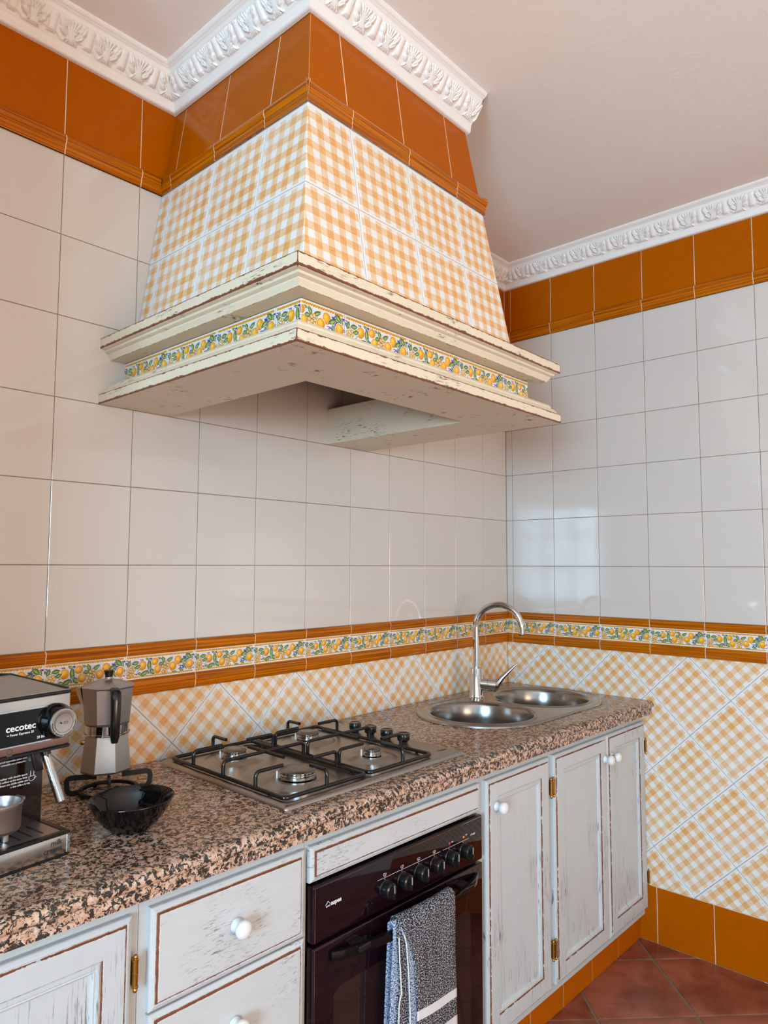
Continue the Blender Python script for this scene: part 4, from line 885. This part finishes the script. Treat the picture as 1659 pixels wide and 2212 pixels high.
part(kn, 'dial_symbol', G_join(G_tube([(kc[0]-.0065, fy, kc[1]+.001), (kc[0]-.004, fy, kc[1]-.001)], [.0016, .0008], 6), G_box(kc[0]-.0002, kc[0]+.0002, fy-.0002, fy+.0005, kc[1]-.003, kc[1]+.003), G_tube([(kc[0]+.0045+.0024*math.cos(t), fy, kc[1]+.0024*math.sin(t)) for t in np.linspace(0, 2*PI, 9)[:-1]], .0003, 4, closed=True)), MT['ink_k'], top=em)
MX = lambda x, z, y: Matrix.Translation((x, y, z)) @ Matrix.Rotation(PI/2, 4, 'X')
text('cecotec', .0150, MT['ink_w'], MX(-.1170, .2290, .0050), fs, 'lettering', .0500, .02); text('•• Power Espresso 20', .0055, MT['ink_w'], MX(-.1150, .2215, .0050), fs, 'lettering', .0450, .01); text('20 Bar', .0058, MT['ink_w'], MX(-.0640, .2100, .0050), fs, 'lettering', .0150, .01)
part(hd_, 'pilot_ring', G_tube([(-.1070+.0042*math.cos(t), .0093, .1958+.0042*math.sin(t)) for t in np.linspace(0, 2*PI, 25)[:-1]], .0004, 5, closed=True), MT['ink_k'], top=em)
text('Lock', .0045, MT['steel'], MX(-.1120, .1895-.001, .0092), hd_, 'lettering', .009)
for s_, x_, z_, w__ in (('Heat-proof steamable steam tube.', -.0905, .1570, .075), ('Vaporizador orientable con protección.', -.1000, .1515, .085), ('Portafilter with double spout:', -.0850, .1275, .070), ('1 or 2 coffees at the same time.', -.0880, .1220, .073), ('Brazo con doble salida: uno', -.0790, .1165, .064), ('o dos cafés a la vez.', -.0600, .1110, .045)):
    text(s_, .0046, MT['ink_w'], MX(x_, z_, .0918), em.children[[c.name.split('.')[0] for c in em.children].index('column')], 'lettering', w__*.78, .015)
colm = [c for c in em.children if c.name.startswith('column')][0]
part(colm, 'steam_symbol', G_join(*[G_tube(P, .0004, 4) for P in ([(-.0295, .0915, .156), (-.018, .0915, .1575), (-.0160, .0915, .1615), (-.0195, .0915, .163), (-.0200, .0915, .1605)], [(-.0300, .0915, .1535), (-.016, .0915, .1545), (-.011, .0915, .158), (-.0125, .0915, .163), (-.016, .0915, .162)], [(-.0290, .0915, .1515), (-.0195, .0915, .1525), (-.0170, .0915, .149), (-.0200, .0915, .1475), (-.0210, .0915, .150)])]), MT['ink_w'], top=em)
part(colm, 'cup_symbol', G_join(*[G_tube(P, .0005, 4) for P in ([(-.0280, .0915, .1235), (-.0270, .0915, .1170), (-.0230, .0915, .1150), (-.0180, .0915, .1170), (-.0165, .0915, .1240), (-.028, .0915, .1235)], [(-.0250, .0915, .1240), (-.0248, .0915, .1330)], [(-.0190, .0915, .1245), (-.0188, .0915, .1335)], [(-.0165, .0915, .122), (-.0140, .0915, .121), (-.0165, .0915, .1185)])]), MT['ink_w'], top=em)
# steam wand
part(em, 'wand_socket', G_lathe([(.009, -.012), (.0095, -.004), (.0085, 0)], 16, 'z', (-.022, .055, .187)), MT['bplast'], smooth=40)
wd = part(em, 'steam_wand', G_tube([(-.022, .055, .175), (-.021, .053, .170), (-.013, .036, .125), (-.006, .023, .088)], [.0062, .0072, .0072, .0075], 16), MT['chrome'], smooth=60)
part(wd, 'wand_grip', G_map(G_box(-.0085, .0085, -.0035, .0035, -.020, .018, .0034, 3), lambda p: Vector((-.038+p.x+p.z*-.25, .050+p.y, .162+p.z))), MT['bplast'], smooth=40, top=em)
part(wd, 'wand_collar', G_tube([(-.022, .0555, .180), (-.0195, .0505, .166)], [.0090, .0082], 16), MT['bplast'], smooth=40, top=em)
# portafilter resting on the tray
pf = thing('portafilter', 'steel double-spout portafilter resting on the drip tray of the espresso machine', 'portafilter', (-.1050, .040, .0418), EF)
px, py, pz = -.1050, .040, .0418
cup = part(pf, 'filter_cup', G_lathe([(.010, .018), (.027, .019), (.0318, .022), (.0340, .027), (.0345, .058), (.0362, .060), (.0368, .066), (.0355, .0675), (.0335, .067), (.0325, .062), (.031, .058), (.0285, .052), (.0270, .036), (.001, .034)], 40, 'z', (px, py, pz)), MT['alu'], smooth=40)
for a in (15, 195): part(cup, 'locking_lug', G_map(G_box(-.005, .005, -.010, .010, -.003, .003, .001), lambda p, a=a: Vector((px, py, pz+.0625))+Matrix.Rotation(math.radians(a), 3, 'Z') @ Vector((.0400+p.x, p.y, p.z))), MT['alu'], top=pf)
for s_ in (-1, 1): part(cup, 'spout', G_tube([(px+s_*.004, py, pz+.020), (px+s_*.012, py, pz+.014), (px+s_*.0125, py, pz+.0005)], [.0065, .0062, .0058], 14), MT['alu'], smooth=50, top=pf)
part(pf, 'grip', G_tube([(px-.034, py-.01, pz+.055), (px-.060, py-.022, pz+.055), (px-.085, py-.030, pz+.052), (px-.150, py-.055, pz+.045)], [.006, .007, .012, .014], 14), MT['bplast'], smooth=60)

# ------------------------------------------------------------------ wok ring, moka pot, bowl
cx, cy = -1.9065, -.1985
wr_ = thing('trivet_ring', 'black cast iron four-arm burner ring under the moka pot', 'trivet', (cx, cy, CT), LF)
ring = part(wr_, 'ring', G_lathe([(.056, .004), (.063, .004), (.064, .006), (.063, .011), (.056, .011), (.055, .008), (.056, .004)], 48, 'z', (cx, cy, CT), cap=False), MT['iron'], smooth=40)
def flatbar(path, w, h):
    P = [Vector(p) for p in path]; V = []; n = len(P)
    for i, p in enumerate(P):
        t = (P[min(i+1, n-1)]-P[max(i-1, 0)]).normalized(); s = Vector((-math.sin(flatbar.a), math.cos(flatbar.a), 0)); u = s.cross(t).normalized()
        for a, b in ((-1, -1), (1, -1), (1, 1), (-1, 1)): V.append(tuple(p+s*w/2*a+u*h/2*b))
    return V, [[i*4+k, i*4+(k+1) % 4, (i+1)*4+(k+1) % 4, (i+1)*4+k] for i in range(n-1) for k in range(4)]+[[0, 1, 2, 3], [n*4-4+k for k in range(4)]]
zpot = CT+.0455
for a in (-25, 65, 155, 245):
    ar = math.radians(a); flatbar.a = ar; q = lambda r, z: (cx+r*math.cos(ar), cy+r*math.sin(ar), CT+z)
    part(wr_, 'arm', flatbar(fillet([q(.058, .0075), q(.084, .0055), q(.088, .0400), q(.026, .0385)], .012, 4), .0050, .0105), MT['iron'], smooth=40)
    part(wr_, 'foot', G_lathe([(.0045, 0), (.0045, .006)], 8, 'z', (cx+.060*math.cos(ar+.5), cy+.060*math.sin(ar+.5), CT)), MT['iron'])
cx, cy = -1.905, -.178
mk = thing('moka_pot', 'octagonal aluminium moka pot with black handle standing on the iron ring', 'coffee pot', (cx, cy, zpot), LF)
a8 = math.radians(-5)
part(mk, 'boiler', G_lathe([(.048, 0), (.0545, .002), (.0560, .0055), (.0555, .010), (.0478, .079), (.0472, .082), (.0440, .0835), (.0440, .088)], 8, 'z', (cx, cy, zpot), ang0=a8), MT['alu'])
part(mk, 'collar', G_lathe([(.0460, .0800), (.0490, .0820), (.0490, .0850), (.0468, .0862), (.0468, .1030), (.0440, .1045)], 40, 'z', (cx, cy, zpot)), MT['steelp'], smooth=40)
up_ = part(mk, 'jug', G_lathe([(.0450, .1025), (.0490, .1050), (.0505, .1085), (.0575, .1830), (.0585, .1850), (.0570, .1856)], 8, 'z', (cx, cy, zpot), ang0=a8), MT['alu'])
ld = part(mk, 'lid', G_lathe([(.0585, .1853), (.0588, .1868), (.0560, .1880), (.0230, .1985), (.0120, .2000)], 8, 'z', (cx, cy, zpot), ang0=a8), MT['alu'])
part(ld, 'knob', G_lathe([(.0130, .1985), (.0088, .2020), (.0078, .2055), (.0078, .2070), (.0090, .2120), (.0108, .2190), (.0100, .2205), (.002, .2207)], 20, 'z', (cx, cy, zpot)), [MT['bplast'], MT['alu']], smooth=40, top=mk, fm=[1]*40+[0]*(20*5)+[1, 0])
pa = math.radians(148); part(up_, 'pouring_lip', G_map(([(.050, -.016, .150), (.050, .016, .150), (.0565, .017, .1850), (.0565, -.017, .1850), (.072, 0, .1865), (.058, 0, .150)], [[0, 5, 4, 3], [5, 1, 2, 4], [0, 1, 5], [3, 4, 2], [0, 3, 2, 1]]), lambda p: Vector((cx, cy, zpot))+Matrix.Rotation(pa, 3, 'Z') @ p), MT['alu'], top=mk)
ha = math.radians(-105); hp = [(.057, .1800), (.072, .1845), (.0845, .1805), (.0865, .165), (.0860, .125), (.0840, .090), (.0815, .077)]
V = []; wd_ = [.0075, .0095, .0100, .0100, .0095, .0090, .0065]; Rz = Matrix.Rotation(ha, 3, 'Z')
thk = [.006, .0075, .0085, .0085, .0080, .0085, .006]
P2 = [Vector((r, 0, z)) for r, z in hp]
for i, p in enumerate(P2):
    t = (P2[min(i+1, 6)]-P2[max(i-1, 0)]).normalized(); u = Vector((0, 1, 0)).cross(t)
    for a, b in ((-1, -.6), (-.6, -1), (.6, -1), (1, -.6), (1, .6), (.6, 1), (-.6, 1), (-1, .6)): V.append(tuple(Vector((cx, cy, zpot))+Rz @ (p+Vector((0, a*wd_[i], 0))+u*b*thk[i])))
Fc = [[i*8+k, i*8+(k+1) % 8, (i+1)*8+(k+1) % 8, (i+1)*8+k] for i in range(6) for k in range(8)]+[list(range(8)), [48+k for k in range(8)]]
part(mk, 'handle', (V, Fc), MT['bplast'], smooth=50)
part(mk, 'hinge', G_map(G_box(.052, .066, -.007, .007, .1800, .1905, .002), lambda p: Vector((cx, cy, zpot))+Rz @ p), MT['alu'])
part(mk, 'safety_valve', G_tube([Vector((cx, cy, zpot+.066))+Matrix.Rotation(math.radians(165), 3, 'Z') @ Vector((r, 0, 0)) for r in (.044, .053, .056)], [.0055, .0055, .003], 12), MT['brass'], smooth=40)
bx, by = -1.9755, -.4340
bw = thing('black_bowl', 'glossy black ceramic bowl with slanted rim in front of the moka pot', 'bowl', (bx, by, CT), LF)
pr = [(.001, .0035, 0), (.030, .0035, 0), (.034, .001, 0), (.037, 0, 0), (.040, .0025, 0), (.0505, .0125, .15), (.0640, .031, .45), (.0737, .049, .8), (.0795, .064, 1), (.0805, .0655, 1.02), (.0795, .0668, 1.02), (.0775, .0655, 1), (.0710, .049, .8), (.0612, .032, .45), (.048, .015, .15), (.030, .0075, 0), (.001, .006, 0)]
V = []; n = 64
for r, h, k in pr:
    for i in range(n):
        a = 2*PI*i/n; tl = math.cos(a-math.radians(10)); st = .955+.045*k*math.cos(2*(a-math.radians(-46)))
        V.append((bx+r*st*math.cos(a), by+r*st*math.sin(a), CT+h*.88+k*.0030*tl))
part(bw, 'vessel', (V, [[q*n+i, q*n+(i+1) % n, (q+1)*n+(i+1) % n, (q+1)*n+i] for q in range(len(pr)-1) for i in range(n)]), MT['glaze'], smooth=80)

for o in bpy.data.objects:
    if 'bx' in o: del o['bx']
